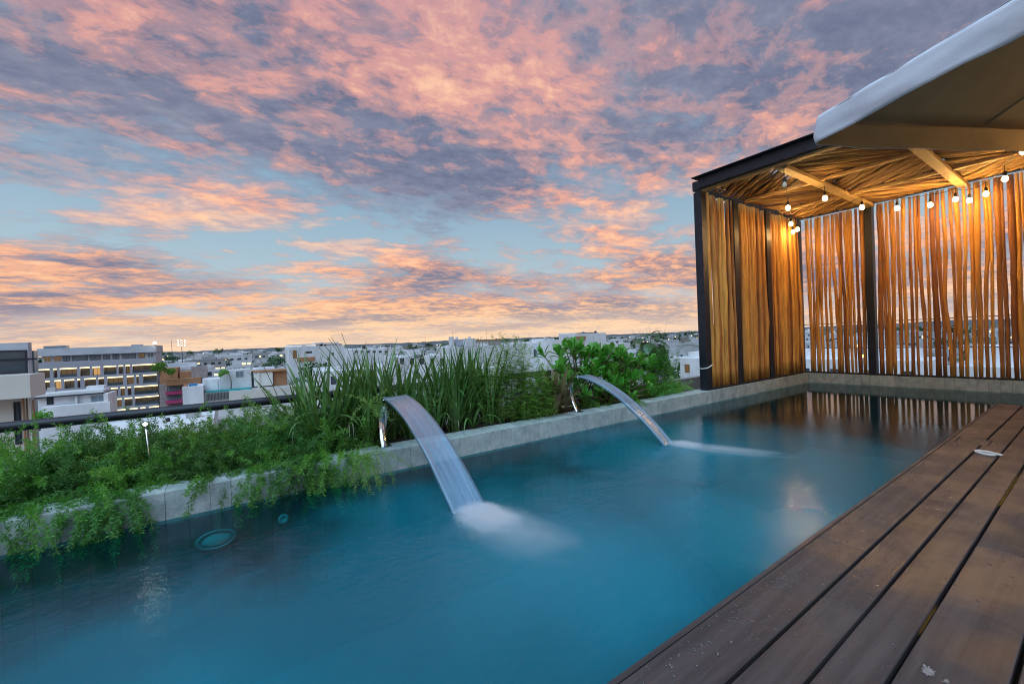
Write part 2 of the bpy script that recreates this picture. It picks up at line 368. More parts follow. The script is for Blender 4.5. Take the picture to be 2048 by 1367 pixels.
# coping blocks
cop = tag(empty('pool_coping', (XL, 0, 0)), 'long pale grey stone pool kerb between the planter and the water', 'kerb')
def coping_mesh(seed):
    r_ = random.Random(seed); b = MB().bbox(-.222, 0, .0006, PITCH - .0006, -.022, .16, .0018)
    b.v = [(x + r_.uniform(-.0012, .0012), y, z + r_.uniform(-.0012, .0012)) for x, y, z in b.v]
    me = b.mesh('coping_tile'); me.materials.append(stone); return me
cms = [coping_mesh(i) for i in range(6)]
for k in range(int(-4.0 / PITCH), int(YB / PITCH) + 1):
    if -1.9 > k * PITCH and k % 1 == 0 and k * PITCH < -4: continue
    o = new('coping_tile', rnd.choice(cms), None, cop); o.location = (rnd.uniform(-.001, .001), .001 + k * PITCH, 0)
cob = tag(empty('pool_coping', (XL, YB, 0)), 'pale grey stone pool kerb under the open stick screen', 'kerb')
for k in range(0, int(7.1 / PITCH)):
    o = new('coping_tile', rnd.choice(cms), None, cob); o.rotation_euler = (0, 0, R(-90)); o.location = (.004 + k * PITCH, 0, rnd.uniform(-.001, .001))
tag(MB().box(XL - .22, XL - .01, -4, 8.85, -.03, .152).box(XL - .01, 4.0, YB + .01, YB + .22, -.03, .152).build('kerb_bed', grout), kind='structure')
# planter
tag(grid_plane(-4.06, XL - .215, -4, 5.10, .115, 1).build('planter_soil', soil), kind='structure')
def bumpy_soil():
    b = MB(); nx, ny = 10, 90; vs = []
    for j in range(ny + 1):
        for i in range(nx + 1):
            x = -4.05 + (-3.34 + 4.05) * i / nx; y = -3.9 + 9.0 * j / ny
            vs.append((x, y, .118 + .035 * noise.noise((x * 5, y * 5, 0)) + .02))
    fs = [(j * (nx + 1) + i, j * (nx + 1) + i + 1, (j + 1) * (nx + 1) + i + 1, (j + 1) * (nx + 1) + i) for j in range(ny) for i in range(nx)]
    return b.add(vs, fs, 0, True)
tag(bumpy_soil().build('planter_soil', soil), kind='structure')
tag(MB().bbox(-4.18, -4.06, -4, 8.84, -.03, .20, .006).build('parapet', concrete), 'low concrete parapet along the outer side of the planter', 'parapet')

# handrail beyond the planter
hr = empty('handrail', (-4.05, 0, .20)); tag(hr, 'dark round steel handrail running behind the green fern bed', 'handrail')
MB().tube([(0, -4, .325), (0, 5.0, .32)], .034, 14).build('rail', steel_dk, hr)
for y in (-2.4, 2.3, 4.95):
    MB().tube([(0, y, 0), (0, y, .30)], .02, 10).lathe([(.05, .002), (.05, .008)], 12, (0, y, 0)).build('post', steel_dk, hr)

# deck
DZ = .10
deck = tag(empty('wooden_deck', (-.737, 0, DZ)), 'dark wet wooden deck of long boards beside the pool', 'deck')
def board(x0, x1, y0, y1, name='board', z=0.0):
    b = MB().bbox(-(x1 - x0) / 2, (x1 - x0) / 2, 0, y1 - y0, -.028, 0, .0025)
    o = b.build(name, deck_m, deck); o.location = ((x0 + x1) / 2 + .737, y0, z + rnd.uniform(-.0008, .0008)); return o
board(-.737, -.7205, -4, 6.52, 'edge_trim', -.001)
YE = 6.53
for x0, x1, js in ((-.716, -.563, (-4, -1.2, 1.985, 4.30, 4.502, YE)), (-.552, -.450, (-4, .55, 1.55, 4.498, YE)), (-.4405, -.336, (-4, -.6, 3.2, 5.4, YE)), (-.3255, -.162, (-4, .6, 2.35, 5.0, YE))):
    for a, b_ in zip(js[:-1], js[1:]):
        if abs(a - 4.30) < .01 and x0 < -.7: board(x0, -.690, a + .002, b_ - .002); board(-.685, -.530, a + .002, b_ - .002, 'hatch_board', -.0015); continue
        if x0 == -.552 and abs(b_ - 4.498) < .01: board(x0, x1, a + .002, 4.30 - .002); board(-.526, x1, 4.302, b_ - .002); continue
        board(x0, x1, a + .0015, b_ - .0015)
xx = -.150
while xx < 5.8:
    wd = rnd.choice((.10, .14, .15)); ys = [-4, rnd.uniform(-1, 2), rnd.uniform(3, 5), YE]
    for a, b_ in zip(ys[:-1], ys[1:]): board(xx, xx + wd, a + .0015, b_ - .0015)
    xx += wd + .011
tag(MB().box(-.715, 5.9, -4, 6.50, -.028, .012).build('deck_frame', black), kind='structure')
tag(MB().box(-.724, -.7145, -4, 6.50, -.028, DZ - .012).build('deck_frame', black), kind='structure')
MB().box(0, .016, -4, 6.52, -.16, -.0295).build('fascia', deck_m, deck)
MB().box(.017, 6.6, 6.522, 6.54, -.16, -.004).build('fascia', deck_m, deck)

# ------------------------------------------------------------------ water spouts, sheets, foam
def spout(y, ymid_top, label, labw, labf, wl, reach, wtop, wbot, foam_scale, fdens, foff):
    s = empty('water_spout', (XL - .15, y, .16)); tag(s, label, 'spout')
    b = MB(); n = 24
    ctrl = [Vector((0, 0)), Vector((-.115, .13)), Vector((-.135, .375)), Vector((.075, .366))]
    prof = []
    for i in range(n + 1):                      # steel strip: up, leaning back, over and out to the lip
        t = i / n; q = 1 - t; p_ = ctrl[0] * q ** 3 + ctrl[1] * 3 * q * q * t + ctrl[2] * 3 * q * t * t + ctrl[3] * t ** 3; prof.append((p_.x, p_.y))
    zmax = max(z for _, z in prof); prof = [(x, z * .368 / zmax) for x, z in prof]
    vs, fs = [], []
    for i, (x, z) in enumerate(prof):
        t = i / n; w_ = .052 + (wtop - .052) * max(0, (t - .25) / .75) ** 1.3; c = (ymid_top - y) * max(0, (t - .1) / .9) ** 1.2
        nxt = prof[min(i + 1, n)]; prv = prof[max(i - 1, 0)]; dx, dz = nxt[0] - prv[0], nxt[1] - prv[1]; L = math.hypot(dx, dz); ox, oz = -dz / L * .008, dx / L * .008
        for sx in (-1, 1):
            vs += [(x, c + sx * w_ / 2, z), (x + ox, c + sx * w_ / 2, z + oz)]
    for i in range(n):
        a, c = i * 4, i * 4 + 4
        fs += [(a, a + 2, c + 2, c), (a + 1, c + 1, c + 3, a + 3), (a, c, c + 1, a + 1), (a + 2, a + 3, c + 3, c + 2)]
    fs += [(0, 1, 3, 2), (n * 4, n * 4 + 2, n * 4 + 3, n * 4 + 1)]
    b.add(vs, fs, 0, True); b.build('blade', steel_ss, s)
    MB().bbox(-.045, .045, -.045, .045, .001, .007, .002).build('base_plate', steel_ss, s)
    lx, lz = XL - .15 + prof[-1][0], .16 + prof[-1][1]
    # falling sheet
    x1 = reach; m = 30; pts = []
    slope0 = -.12
    for i in range(m + 1):
        t = i / m; x = lx - .02 + (x1 - lx + .02) * t
        drop = (lz + .02 + slope0 * (x1 - lx) * t * .8); q = (lz + .02 + slope0 * (x1 - lx) * .8)
        pts.append((x, drop - q * t * t))
    vs, fs = [], []; NW = 14
    for i, (x, z) in enumerate(pts):
        t = i / m; w_ = wtop * .94 + (wbot - wtop * .94) * t; c = ymid_top + wl * t
        th = .010
        for side in (1, 0):
            for k in range(NW + 1):
                u = k / NW * 2 - 1; th_ = .004 + .012 * abs(u) ** 8
                wob = (.003 * math.sin(u * 17 + i * .12) + .006 * noise.noise((u * 5, i * .10, y))) * t
                uu = u + .05 * t * noise.noise((u * 3, i * .22, y + 3)); vs.append((x + (th_ if side else -th_) * .6, c + uu * w_ / 2, z + (th_ if side else -th_) * .8 + wob))
    S = 2 * (NW + 1)
    for i in range(m):
        for k in range(NW):
            a = i * S + k; fs.append((a, a + 1, a + 1 + S, a + S)); a += NW + 1; fs.append((a, a + S, a + 1 + S, a + 1))
        fs += [(i * S, i * S + S, i * S + S + NW + 1, i * S + NW + 1), (i * S + NW, i * S + 2 * NW + 1, i * S + S + 2 * NW + 1, i * S + S + NW)]
    sh = MB().add(vs, fs, 0, True).build('water_sheet', sheet_m); tag(sh, labw, 'water')
    # foam
    for q, (sc, off, dn) in enumerate(zip(foam_scale, foff, fdens)):
        fo = MB().ico((0, 0, 0), 1, 3).build('foam', foammat(dn)); fo.scale = sc; fo.location = (x1 + off[0], ymid_top + wl + off[1], .012 + off[2]); fo.rotation_euler = (0, 0, off[3])
        tag(fo, labf if q == 0 else labf.replace('white foam', 'thin white froth'), 'foam', kind='stuff')
spout(1.005, 1.075, 'curved stainless steel spout whose foot shows beside the tall strap-leaved plants', 'wide sheet of falling water from the spout beside strap-leaved plants', 'white foam where the wide water sheet lands', .03, -2.10, .185, .20,
      ((.26, .17, .062), (.50, .27, .036)), (60, 13), ((.16, .02, .0, .15), (.36, .05, 0, R(6))))
spout(3.07, 3.075, 'curved stainless steel spout half hidden beside the bronze-leaved plant', 'narrow arc of falling water in front of the round-leaved shrub', 'white foam where the narrow water arc lands', .03, -2.21, .14, .11,
      ((.18, .09, .045), (.55, .15, .026)), (45, 14), ((.12, .06, .0, .3), (.40, .16, 0, R(22))))
# fittings in the pool wall below the water
pl = empty('pool_light', at(433, 1077, 0, XL + .006)); tag(pl, 'round unlit pool light set in the submerged wall tiles', 'pool light')
pl.rotation_euler = (0, R(90), 0); pl.scale = (.55, 1, 1)
MB().lathe([(.085, 0), (.105, .004), (.105, .012), (.088, .018), (.080, .010)], 28, caps=False).build('ring', mk('pale_ring', (.10, .24, .26), (.14, .30, .32), .3, 5), pl)
MB().lathe([(.0805, 0), (.079, .006), (.05, .012), (.001, .014)], 28).build('lens', mk('lens_glass', (.30, .60, .62), (.42, .72, .74), .15, 4), pl)
inl = MB().lathe([(.030, 0), (.032, .006), (.024, .010), (.012, .008), (.010, .002)], 20).build('pool_inlet', mk('inlet_plastic', (.35, .62, .68), (.4, .68, .72), .3, 5)); inl.location = at(567, 1036, 0, XL + .004); inl.rotation_euler = (0, R(90), 0)
tag(inl, 'small round return inlet in the submerged wall tiles', 'pool inlet')

# ------------------------------------------------------------------ pergola
RZ = 2.85; PY0, PX1 = 5.13, 2.4
perg = empty('pergola', (XL, PY0, .16)); tag(perg, 'dark steel pergola with stick walls and stick ceiling over the pool end', 'pergola')
OX, OY, OZ = XL, PY0, .16
def PB(x0, x1, y0, y1, z0, z1, name, m, b=.003, parent=None, off=(0, 0, 0)):
    return MB().bbox(x0 - OX, x1 - OX, y0 - OY, y1 - OY, z0 - OZ, z1 - OZ, b).build(name, m, parent or perg)
# posts
PB(XL - .145, XL - .035, 5.34, 5.46, .162, RZ + .0, 'post', steel_dk)
for ya, yb in ((6.17, 6.30), (7.16, 7.29)): PB(XL - .17, XL - .035, ya, yb, .162, RZ, 'post', steel_dk)
PB(XL - .17, XL - .05, 8.36, 8.50, .162, RZ, 'post', steel_dk)
PB(-2.288, -2.188, YB + .005, YB + .13, .162, RZ, 'post', steel_dk)
for x in (-.15, 1.3, 2.3): PB(x - .05, x + .05, YB + .012, YB + .13, .162, RZ, 'post', steel_dk)
# sills
PB(XL - .12, XL - .03, 5.462, 8.355, .1625, .185, 'sill', steel_dk); PB(XL - .045, 2.2, YB + .02, YB + .09, .1625, .188, 'sill', steel_dk)
# front channel with top flange
fb = PB(XL - .03, PX1, 5.26, 5.285, RZ + .012, RZ + .145, 'front_beam', steel_dk)
PB(XL - .08, PX1, 5.19, 5.36, RZ + .146, RZ + .158, 'flange', steel_dk, .002, fb)
PB(XL - .03, PX1, 5.2855, 5.33, RZ + .012, RZ + .022, 'flange', steel_dk, .002, fb)
PB(XL - .17, XL - .10, 5.361, YB + .1, RZ + .03, RZ + .155, 'side_beam', steel_dk); PB(XL - .1, PX1, YB + .04, YB + .12, RZ + .03, RZ + .155, 'back_beam', steel_dk)
# timber under the ceiling
GX = [XL - .03, -2.20, -1.195, -.20, .80, 1.80, 2.4]; GY = [5.36, 6.40, 7.50, YB]
PB(XL - .02, PX1, 5.335, 5.42, RZ - .012, RZ + .028, 'fascia_board', beam_m)
for x in GX[1:-1]: PB(x - .052, x + .052, 5.421, YB + .02, RZ - .035, RZ + .012, 'rafter', beam_m)
for y in GY[1:-1]:
    for xa, xb in zip(GX[:-1], GX[1:]): PB(xa + .053, xb - .053, y - .03, y + .03, RZ - .018, RZ + .02, 'purlin', beam_m)
# crooked sticks
def stick_mesh(seed, L, r0, r1, wob, n=6, seg=9, mat=None, knots=3):
    r_ = random.Random(seed); a1, a2, p1, p2 = r_.uniform(.4, 1), r_.uniform(.3, .9), r_.uniform(0, 6.3), r_.uniform(0, 6.3); q1, q2 = r_.uniform(0, 6.3), r_.uniform(0, 6.3)
    pts, rad = [], []; kz = [r_.uniform(.1, .9) for _ in range(knots)]
    jog = [(r_.uniform(.2, .8), r_.uniform(-1, 1) * wob * 1.3, r_.uniform(.03, .12)) for _ in range(2)]
    for i in range(seg + 1):
        t = i / seg; env = 1
        x = wob * (a1 * math.sin(2.6 * t + p1) + .45 * a2 * math.sin(8.5 * t + p2)); y = wob * .5 * (a2 * math.sin(3.1 * t + q1) + .4 * math.sin(9 * t + q2))
        for c, am, wd in jog: x += am * .5 * math.tanh((t - c) / wd)
        r = r0 + (r1 - r0) * t + r_.uniform(-.10, .10) * r0
        for k in kz: r += .30 * r0 * math.exp(-((t - k) / .03) ** 2)
        pts.append((x, y, L * t)); rad.append(r)
    sx = sum(p[0] for p in pts) / len(pts)
    pts = [(p[0] - sx, p[1], p[2]) for p in pts]
    b = MB().tube(pts, rad, n); me = b.mesh('stick'); me.materials.append(mat); return me
SL = RZ - .19
wall_sticks = [stick_mesh(100 + i, SL, rnd.uniform(.021, .030), rnd.uniform(.015, .021), rnd.uniform(.006, .018), 7, 12, stick_m) for i in range(20)]
thin_sticks = [stick_mesh(200 + i, SL, rnd.uniform(.017, .026), rnd.uniform(.013, .019), rnd.uniform(.008, .020), 7, 14, stick_m) for i in range(20)]
scr = empty('stick_screen', (0, 0, 0)); scr.parent = perg; scr['label'] = 'dense stick wall between dark steel posts'
def put_stick(me, x, y, z, rz, parent, s=1.0, flip=False):
    o = new('stick', me, None, parent); o.location = (x - OX, y - OY, z - OZ); o.rotation_euler = (R(180) if flip else 0, 0, rz); o.scale = (s, s, 1)
    return o
for ya, yb in ((5.475, 6.16), (6.31, 7.15), (7.30, 8.35)):
    y = ya
    while y < yb:
        s = rnd.uniform(1.05, 1.85); wd = .042 * s; flip = rnd.random() < .35
        o = put_stick(rnd.choice(wall_sticks), XL - .088 + rnd.uniform(-.022, .022), y + wd / 2, RZ + .0 if flip else .188, R(90) + R(rnd.uniform(-25, 25)), scr, s, flip)
        y += wd * rnd.uniform(1.0, 1.24)
    y = ya + .02
    while y < yb:                                   # second layer behind
        flip = rnd.random() < .5
        put_stick(rnd.choice(thin_sticks), XL - .150, y, RZ if flip else .188, R(90), scr, 1.0, flip); y += rnd.uniform(.09, .2)
scb = empty('stick_screen', (0, 0, 0)); scb.parent = perg; scb['label'] = 'open stick wall with sky showing through gaps'
for xa, xb in ((XL - .01, -2.305), (-2.17, -.21), (-.09, 1.24), (1.36, 2.24)):
    x = xa + .02
    while x < xb:
        s = rnd.uniform(.85, 1.75); wd = .040 * s; flip = rnd.random() < .4
        put_stick(rnd.choice(thin_sticks), x + wd / 2, YB + .055 + rnd.uniform(-.006, .006), RZ if flip else .19, R(rnd.choice((0, 180))) + R(rnd.uniform(-20, 20)), scb, s, flip)
        x += wd + (rnd.uniform(.010, .028) if rnd.random() < .55 else rnd.uniform(-.006, .007))
# ceiling sticks laid diagonally, direction alternating from bay to bay
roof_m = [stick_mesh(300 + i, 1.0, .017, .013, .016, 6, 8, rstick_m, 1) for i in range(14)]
rs = empty('stick_ceiling', (0, 0, 0)); rs.parent = perg; rs['label'] = 'ceiling of thin sticks laid diagonally in alternating bays'
def clip_seg(cx, cy, dx, dy, x0, x1, y0, y1):
    t0, t1 = -9, 9
    for p, d, a, b in ((cx, dx, x0, x1), (cy, dy, y0, y1)):
        if abs(d) < 1e-6: continue
        u, v = (a - p) / d, (b - p) / d
        if u > v: u, v = v, u
        t0, t1 = max(t0, u), min(t1, v)
    return t0, t1
ncei = 0
for i in range(4):
    for j in range(3):
        x0, x1, y0, y1 = GX[i], GX[i + 1], GY[j], GY[j + 1]
        sg = -1 if (i + j) % 2 == 0 else 1; ang = R(42 * sg); dx, dy = math.cos(ang), math.sin(ang); nx, ny = -dy, dx
        mx, my = (x0 + x1) / 2, (y0 + y1) / 2; q = -.75
        while q < .75:
            cx, cy = mx + nx * q, my + ny * q
            t0, t1 = clip_seg(cx, cy, dx, dy, x0, x1, y0, y1); q += rnd.uniform(.050, .072) * (1.2 if j == 0 and i == 0 else 1)
            if t1 - t0 < .06: continue
            L = t1 - t0 + .02
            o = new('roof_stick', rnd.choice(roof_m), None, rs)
            a2 = ang + R(rnd.uniform(-1.5, 1.5)); dirv = Vector((math.cos(a2), math.sin(a2), rnd.uniform(-.01, .01)))
            o.rotation_mode = 'QUATERNION'; o.rotation_quaternion = dirv.to_track_quat('Z', 'Y') @ Euler((0, 0, rnd.uniform(0, 6.28))).to_quaternion()
            o.location = (cx + dx * t0 - OX, cy + dy * t0 - OY, RZ + .036 + rnd.uniform(-.012, .012) - OZ); s = rnd.uniform(1.0, 1.7); o.scale = (s, s, L)
            ncei += 1
# near-black sheet added over the sticks as shade behind their gaps (a few open slots stay between the pieces)
shade_m = mk('shade_dark', (.014, .009, .005), (.03, .018, .009), .9, 18, bump=.6)
for i in range(6):
    for j in range(3):
        x0, x1, y0, y1 = GX[i], GX[i + 1], GY[j], GY[j + 1]
        if i == 0 and j == 0: x0 += .0; y0 += .16; x1 -= .30
        PB(x0 + .01, x1 - .01, y0 + .01, y1 - .012, RZ + .105, RZ + .118, 'shade_sheet', shade_m, .003)
# rails outside the open screen
orl = tag(empty('guard_rail', (XL, YB + .30, .16)), 'thin dark guard wires behind the open stick wall', 'railing')
for z in (1.03, .60): MB().tube([(-.2, 0, z - .16 - .02), (5.6, 0, z - .16 + .0)], .006, 6).build('wire', steel_dk, orl)
for x in (0.05, 2.6, 5.4): MB().tube([(x, 0, -.13), (x, 0, .90)], .014, 8).build('post', steel_dk, orl)
# white cable tie around the front post
tie = MB().tube([(XL - .17, 5.325, .46), (XL - .09, 5.328, .455), (XL - .02, 5.335, .47), (XL + .01, 5.40, .51)], .007, 6).build('rope_loop', whitep); tag(tie, 'thin white rope looped round the front steel post', 'rope')

# ------------------------------------------------------------------ string lights
bulb_e = emit('bulb_glow', (1.0, .66, .27), 40)
glassm = mk('bulb_glass', (.75, .72, .60), (.8, .78, .66), .1, 4)
BULBS = [(1576, 416, 2.55), (1650, 397, 2.55), (1724, 415, 2.60), (1582, 448, 2.55), (1586, 464, 2.55), (1595, 459, 2.58), (1794, 417, 2.58), (1861, 410, 2.58), (1911, 399, 2.58), (1939, 401, 2.55), (1972, 388, 2.58), (2010, 358, 2.58), (2047, 303, 2.56)]
sl = empty('string_lights', (XL, PY0, RZ)); tag(sl, 'black cable string of small warm globe bulbs under the stick ceiling', 'string lights')
SO = Vector((XL, PY0, RZ)); tops = []
def bulb(p, lit=True):
    q = p - SO
    b = MB().lathe([(.001, -.030), (.016, -.026), (.024, -.012), (.026, .002), (.022, .018), (.013, .032), (.012, .036)], 14, q).build('bulb', bulb_e if lit else glassm, sl)
    MB().lathe([(.015, .034), (.016, .040), (.016, .075), (.010, .085), (.004, .095)], 10, q).build('socket', black, b)
    if lit:
        l = bpy.data.lights.new('bulb_light', 'POINT'); l.energy = BULB_W; l.color = (1.0, .56, .17); l.shadow_soft_size = .03
        lo = bpy.data.objects.new('bulb_light', l); COL.objects.link(lo); lo.parent = b; lo.location = q + Vector((0, 0, -.005))
    return p + Vector((0, 0, .09))
BULB_W = 26.0
for px, py, z in BULBS: tops.append(bulb(at(px, py, 2, z)))
tops.append(bulb(at(1569, 370, 2, 2.62), False))
for v_ in ((.12, 5.75, 2.46), (.80, 4.85, 2.30)): tops.append(bulb(Vector(v_)))  # two unseen bulbs added beyond the visible string to warm the parasol underside
order = [13, 0, 3, 4, 5, 2, 6, 7, 8, 9, 10, 11, 12, 14, 15]
cb_ = MB()
def cable(a, b, sag):
    pts = []
    for i in range(9):
        t = i / 8; p = a.lerp(b, t) - SO; p.z -= sag * 4 * t * (1 - t); pts.append(p)
    cb_.tube(pts, .0035, 5)
for a, b in zip(order[:-1], order[1:]):
    A, B = tops[a], tops[b]; up = Vector((0, 0, RZ - .05))
    cable(Vector((A.x, A.y, min(RZ - .04, A.z + .06))), Vector((B.x, B.y, min(RZ - .04, B.z + .06))), .02)
cable(Vector((tops[0].x, tops[0].y, tops[0].z + .06)), Vector((tops[1].x, tops[1].y, tops[1].z + .06)), .02)
for t in tops: cb_.tube([t - SO, Vector((t.x, t.y, min(RZ - .04, t.z + .06))) - SO], .003, 5)
cb_.tube([Vector((tops[13].x, tops[13].y, tops[13].z + .06)) - SO, Vector((tops[13].x, tops[13].y, RZ - .014)) - SO], .003, 5)
cb_.build('cable', black, sl)

# ------------------------------------------------------------------ parasol
warm_under = mk('parasol_underside_warm', (.46, .33, .18), (.52, .38, .21), .85, 5, bump=.3, bscale=8)  # canvas underside with the warm bulb light put into its colour
def parasol():
    ua = R(-26); u = Vector((math.cos(ua), math.sin(ua), 0)); v = Vector((-u.y, u.x, 0)); W = 3.0
    corner = Vector((-1.262, 3.64, 0)); c = corner + (u + v) * W / 2
    p = empty('parasol', (c.x, c.y, DZ), ua); tag(p, 'large square off-white canvas parasol standing on the wooden deck', 'parasol')
    ze, zt = 2.49 - DZ, 3.12 - DZ; h = W / 2; rc = .07; N = 40
    # outline with rounded corners, slight sag between ribs
    out = []
    for k in range(4):
        a0 = R(225 + 90 * k); cx, cy = (h - rc) * math.copysign(1, math.cos(a0)), (h - rc) * math.copysign(1, math.sin(a0))
        for q in range(6):
            a = R(180 + 90 * k + 90 * q / 5); out.append((cx + rc * math.cos(a), cy + rc * math.sin(a)))
        nk = R(225 + 90 * (k + 1)); ex, ey = (h - rc) * math.copysign(1, math.cos(nk)), (h - rc) * math.copysign(1, math.sin(nk))
        a = R(180 + 90 * k + 90); sx, sy = out[-1]; tx, ty = ex + rc * math.cos(a), ey + rc * math.sin(a)
        for q in range(1, N): out.append((sx + (tx - sx) * q / N, sy + (ty - sy) * q / N))
    M = len(out); b = MB(); vs = []; rings = 12
    for r in range(rings + 1):
        t = r / rings
        for i, (x, y) in enumerate(out):
            s = 1 - t; m_ = max(abs(x), abs(y)) / h; ad = min(abs(x), abs(y)) / max(abs(x), abs(y), 1e-6)
            sag = -.035 * (1 - ad) * 4 * t * (1 - t)
            vs.append((x * s, y * s, ze + (zt - ze) * t + sag))
    fs = [(r * M + i, r * M + (i + 1) % M, (r + 1) * M + (i + 1) % M, (r + 1) * M + i) for r in range(rings) for i in range(M)]
    b.add(vs, fs, 0, True); can = b.build('canopy', [canvas, warm_under], p)
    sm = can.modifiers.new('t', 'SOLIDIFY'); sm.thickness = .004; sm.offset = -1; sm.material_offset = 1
    vb = MB(); vs = []; K = 8
    for r in range(K + 1):
        t = r / K
        for i, (x, y) in enumerate(out):
            L = math.hypot(x, y); w1 = .016 * math.sin(i * .55) * t + .010 * noise.noise((x * 6, y * 6, t * 2)) * (1 + t); sc = 1 + (w1 + .010 * math.sin(t * 3.1)) / L
            vs.append((x * sc, y * sc, ze - .002 - .185 * t + .006 * math.sin(i * .21)))
    fs = [(r * M + i, r * M + (i + 1) % M, (r + 1) * M + (i + 1) % M, (r + 1) * M + i) for r in range(K) for i in range(M)]
    va = vb.add(vs, [f[::-1] for f in fs], 0, True).build('valance', [canvas, warm_under], p); sm = va.modifiers.new('t', 'SOLIDIFY'); sm.thickness = .004; sm.offset = -1; sm.material_offset = 1
    MB().tube([(0, 0, .06), (0, 0, zt + .05)], .028, 14).build('pole', beam_m, p)
    MB().bbox(-.3, .3, -.3, .3, .002, .06, .01).build('base', concrete, p)
    MB().lathe([(.06, -.06), (.07, -.03), (.06, .0)], 12, (0, 0, zt - .06)).build('hub', beam_m, p)
    for k in range(8):
        a = R(45 * k); L = h * (1.38 if k % 2 else .98)
        MB().tube([(.05 * math.cos(a), .05 * math.sin(a), zt - .075), (L * math.cos(a), L * math.sin(a), ze - .006)], .009, 6).build('rib', warm_under, p)
parasol()

# ------------------------------------------------------------------ small things on the deck
rg = empty('oval_ring', at(1970, 908, 2, DZ + .001)); tag(rg, 'small white oval plastic handle lying on a deck board', 'handle')
ov = []
for i in range(25): a = 2 * math.pi * i / 24; ov.append((.052 * math.cos(a), .030 * math.sin(a), .010))
MB().tube(ov, .0075, 8, cap=False).build('ring', whitep, rg); rg.rotation_euler = (0, 0, R(-38))
MB().bbox(-.05, .05, .036, .062, .001, .013, .005).build('lever', whitep, rg)
def splat(name, px, py, r, seed, label):
    r_ = random.Random(seed); c = at(px, py, 2, DZ); vs = [(0, 0, .0016)]; n = 40
    for i in range(n):
        a = 2 * math.pi * i / n; q = r * (.45 + .55 * abs(noise.noise((math.cos(a) * 2.3 + seed, math.sin(a) * 2.3, seed))) * 2.0); vs.append((q * math.cos(a) * .8, q * math.sin(a) * 1.3, .0012))
    o = MB().add(vs, [(0, i, i % n + 1) for i in range(1, n + 1)]).build(name, mk(name, (.30, .26, .25), (.20, .17, .165), .8, 60)); o.location = c; tag(o, label, 'stain')
splat('paint_stain', 1857, 1343, .022, 5, 'larger pale dried splash on the dark deck board')
splat('paint_stain', 1893, 1362, .010, 9, 'smaller pale dried splash on the dark deck board')
# water drops on the boards
def drops():
    dm = bpy.data.materials.new('droplet'); dm.use_nodes = True; b = dm.node_tree.nodes['Principled BSDF']
    b.inputs['Base Color'].default_value = (.05, .045, .045, 1); b.inputs['Roughness'].default_value = .06; b.inputs['IOR'].default_value = 1.6; b.inputs['Coat Weight'].default_value = 1; b.inputs['Coat Roughness'].default_value = .03
    mb = MB(); r_ = random.Random(3)
    n = 0
    while n < 1700:
        y = r_.uniform(.75, 4.6); x = -.71 + abs(r_.gauss(0, .16)) if r_.random() < .65 else r_.uniform(-.71, .3)
        if noise.noise((x * 4, y * 1.6, 2)) < -.05: continue
        if any(a - .004 < x < b_ + .004 for a, b_ in ((-.7225, -.714), (-.565, -.550), (-.452, -.438), (-.338, -.323), (-.165, -.148))): continue
        r0 = r_.choice((.0014, .002, .0026, .0036)) * r_.uniform(.8, 1.3); m = 8
        vs = [(x, y, DZ + r0 * .55)]; st = r_.uniform(.8, 1.6)
        for k in range(m): a = 2 * math.pi * k / m; vs.append((x + r0 * .6 * math.cos(a) * st, y + r0 * .6 * math.sin(a), DZ + r0 * .42))
        for k in range(m): a = 2 * math.pi * k / m; vs.append((x + r0 * math.cos(a) * st, y + r0 * math.sin(a), DZ + .0002))
        mb.add(vs, [(0, 1 + k, 1 + (k + 1) % m) for k in range(m)] + [(1 + k, 1 + m + k, 1 + m + (k + 1) % m, 1 + (k + 1) % m) for k in range(m)], 0, True); n += 1
    tag(mb.build('water_drops', dm), 'scattered water drops on the dark deck boards', 'drops', kind='stuff')
drops()
# strip light glimmering up from the gap between two boards
led = emit('led_yellow', (1.0, .62, .04), 1.1)
lt = empty('strip_light', (-.3305, 0, DZ - .040)); tag(lt, 'thin yellow strip light down in a gap of the deck', 'strip light')
for ya, yb in ((1.62, 1.80), (3.05, 3.75), (4.0, 4.2)): MB().box(.001, .0045, ya, yb, 0.004, .010).build('strip', led, lt)

# ------------------------------------------------------------------ plants
fern_m = leafmat('fern_green', (.07, .23, .035), (.17, .40, .07), .5, .35, .22, 3)
fern_d = leafmat('fern_deep', (.04, .15, .035), (.10, .27, .06), .5, .3, .22, 3)
fern_l = leafmat('fern_pale', (.15, .33, .06), (.28, .48, .12), .5, .4, .15, 3)
blade_m = leafmat('blade_green', (.055, .14, .035), (.13, .25, .065), .33, .22, .38, 6)
dead_m = leafmat('blade_dry', (.20, .17, .13), (.38, .36, .34), .4, .1, .25, 8)
shrub_m = leafmat('shrub_leaf', (.06, .24, .03), (.12, .36, .055), .32, .28, .22, 9)
big_m = leafmat('broad_leaf', (.045, .12, .065), (.09, .19, .10), .35, .2, .2, 9)
bronze_m = leafmat('bronze_leaf', (.22, .10, .11), (.22, .24, .10), .38, .12, .35, 5)
stem_m = mk('stem', (.10, .075, .04), (.17, .13, .075), .8, 20)
gstem_m = mk('green_stem', (.07, .15, .04), (.12, .21, .06), .6, 20)

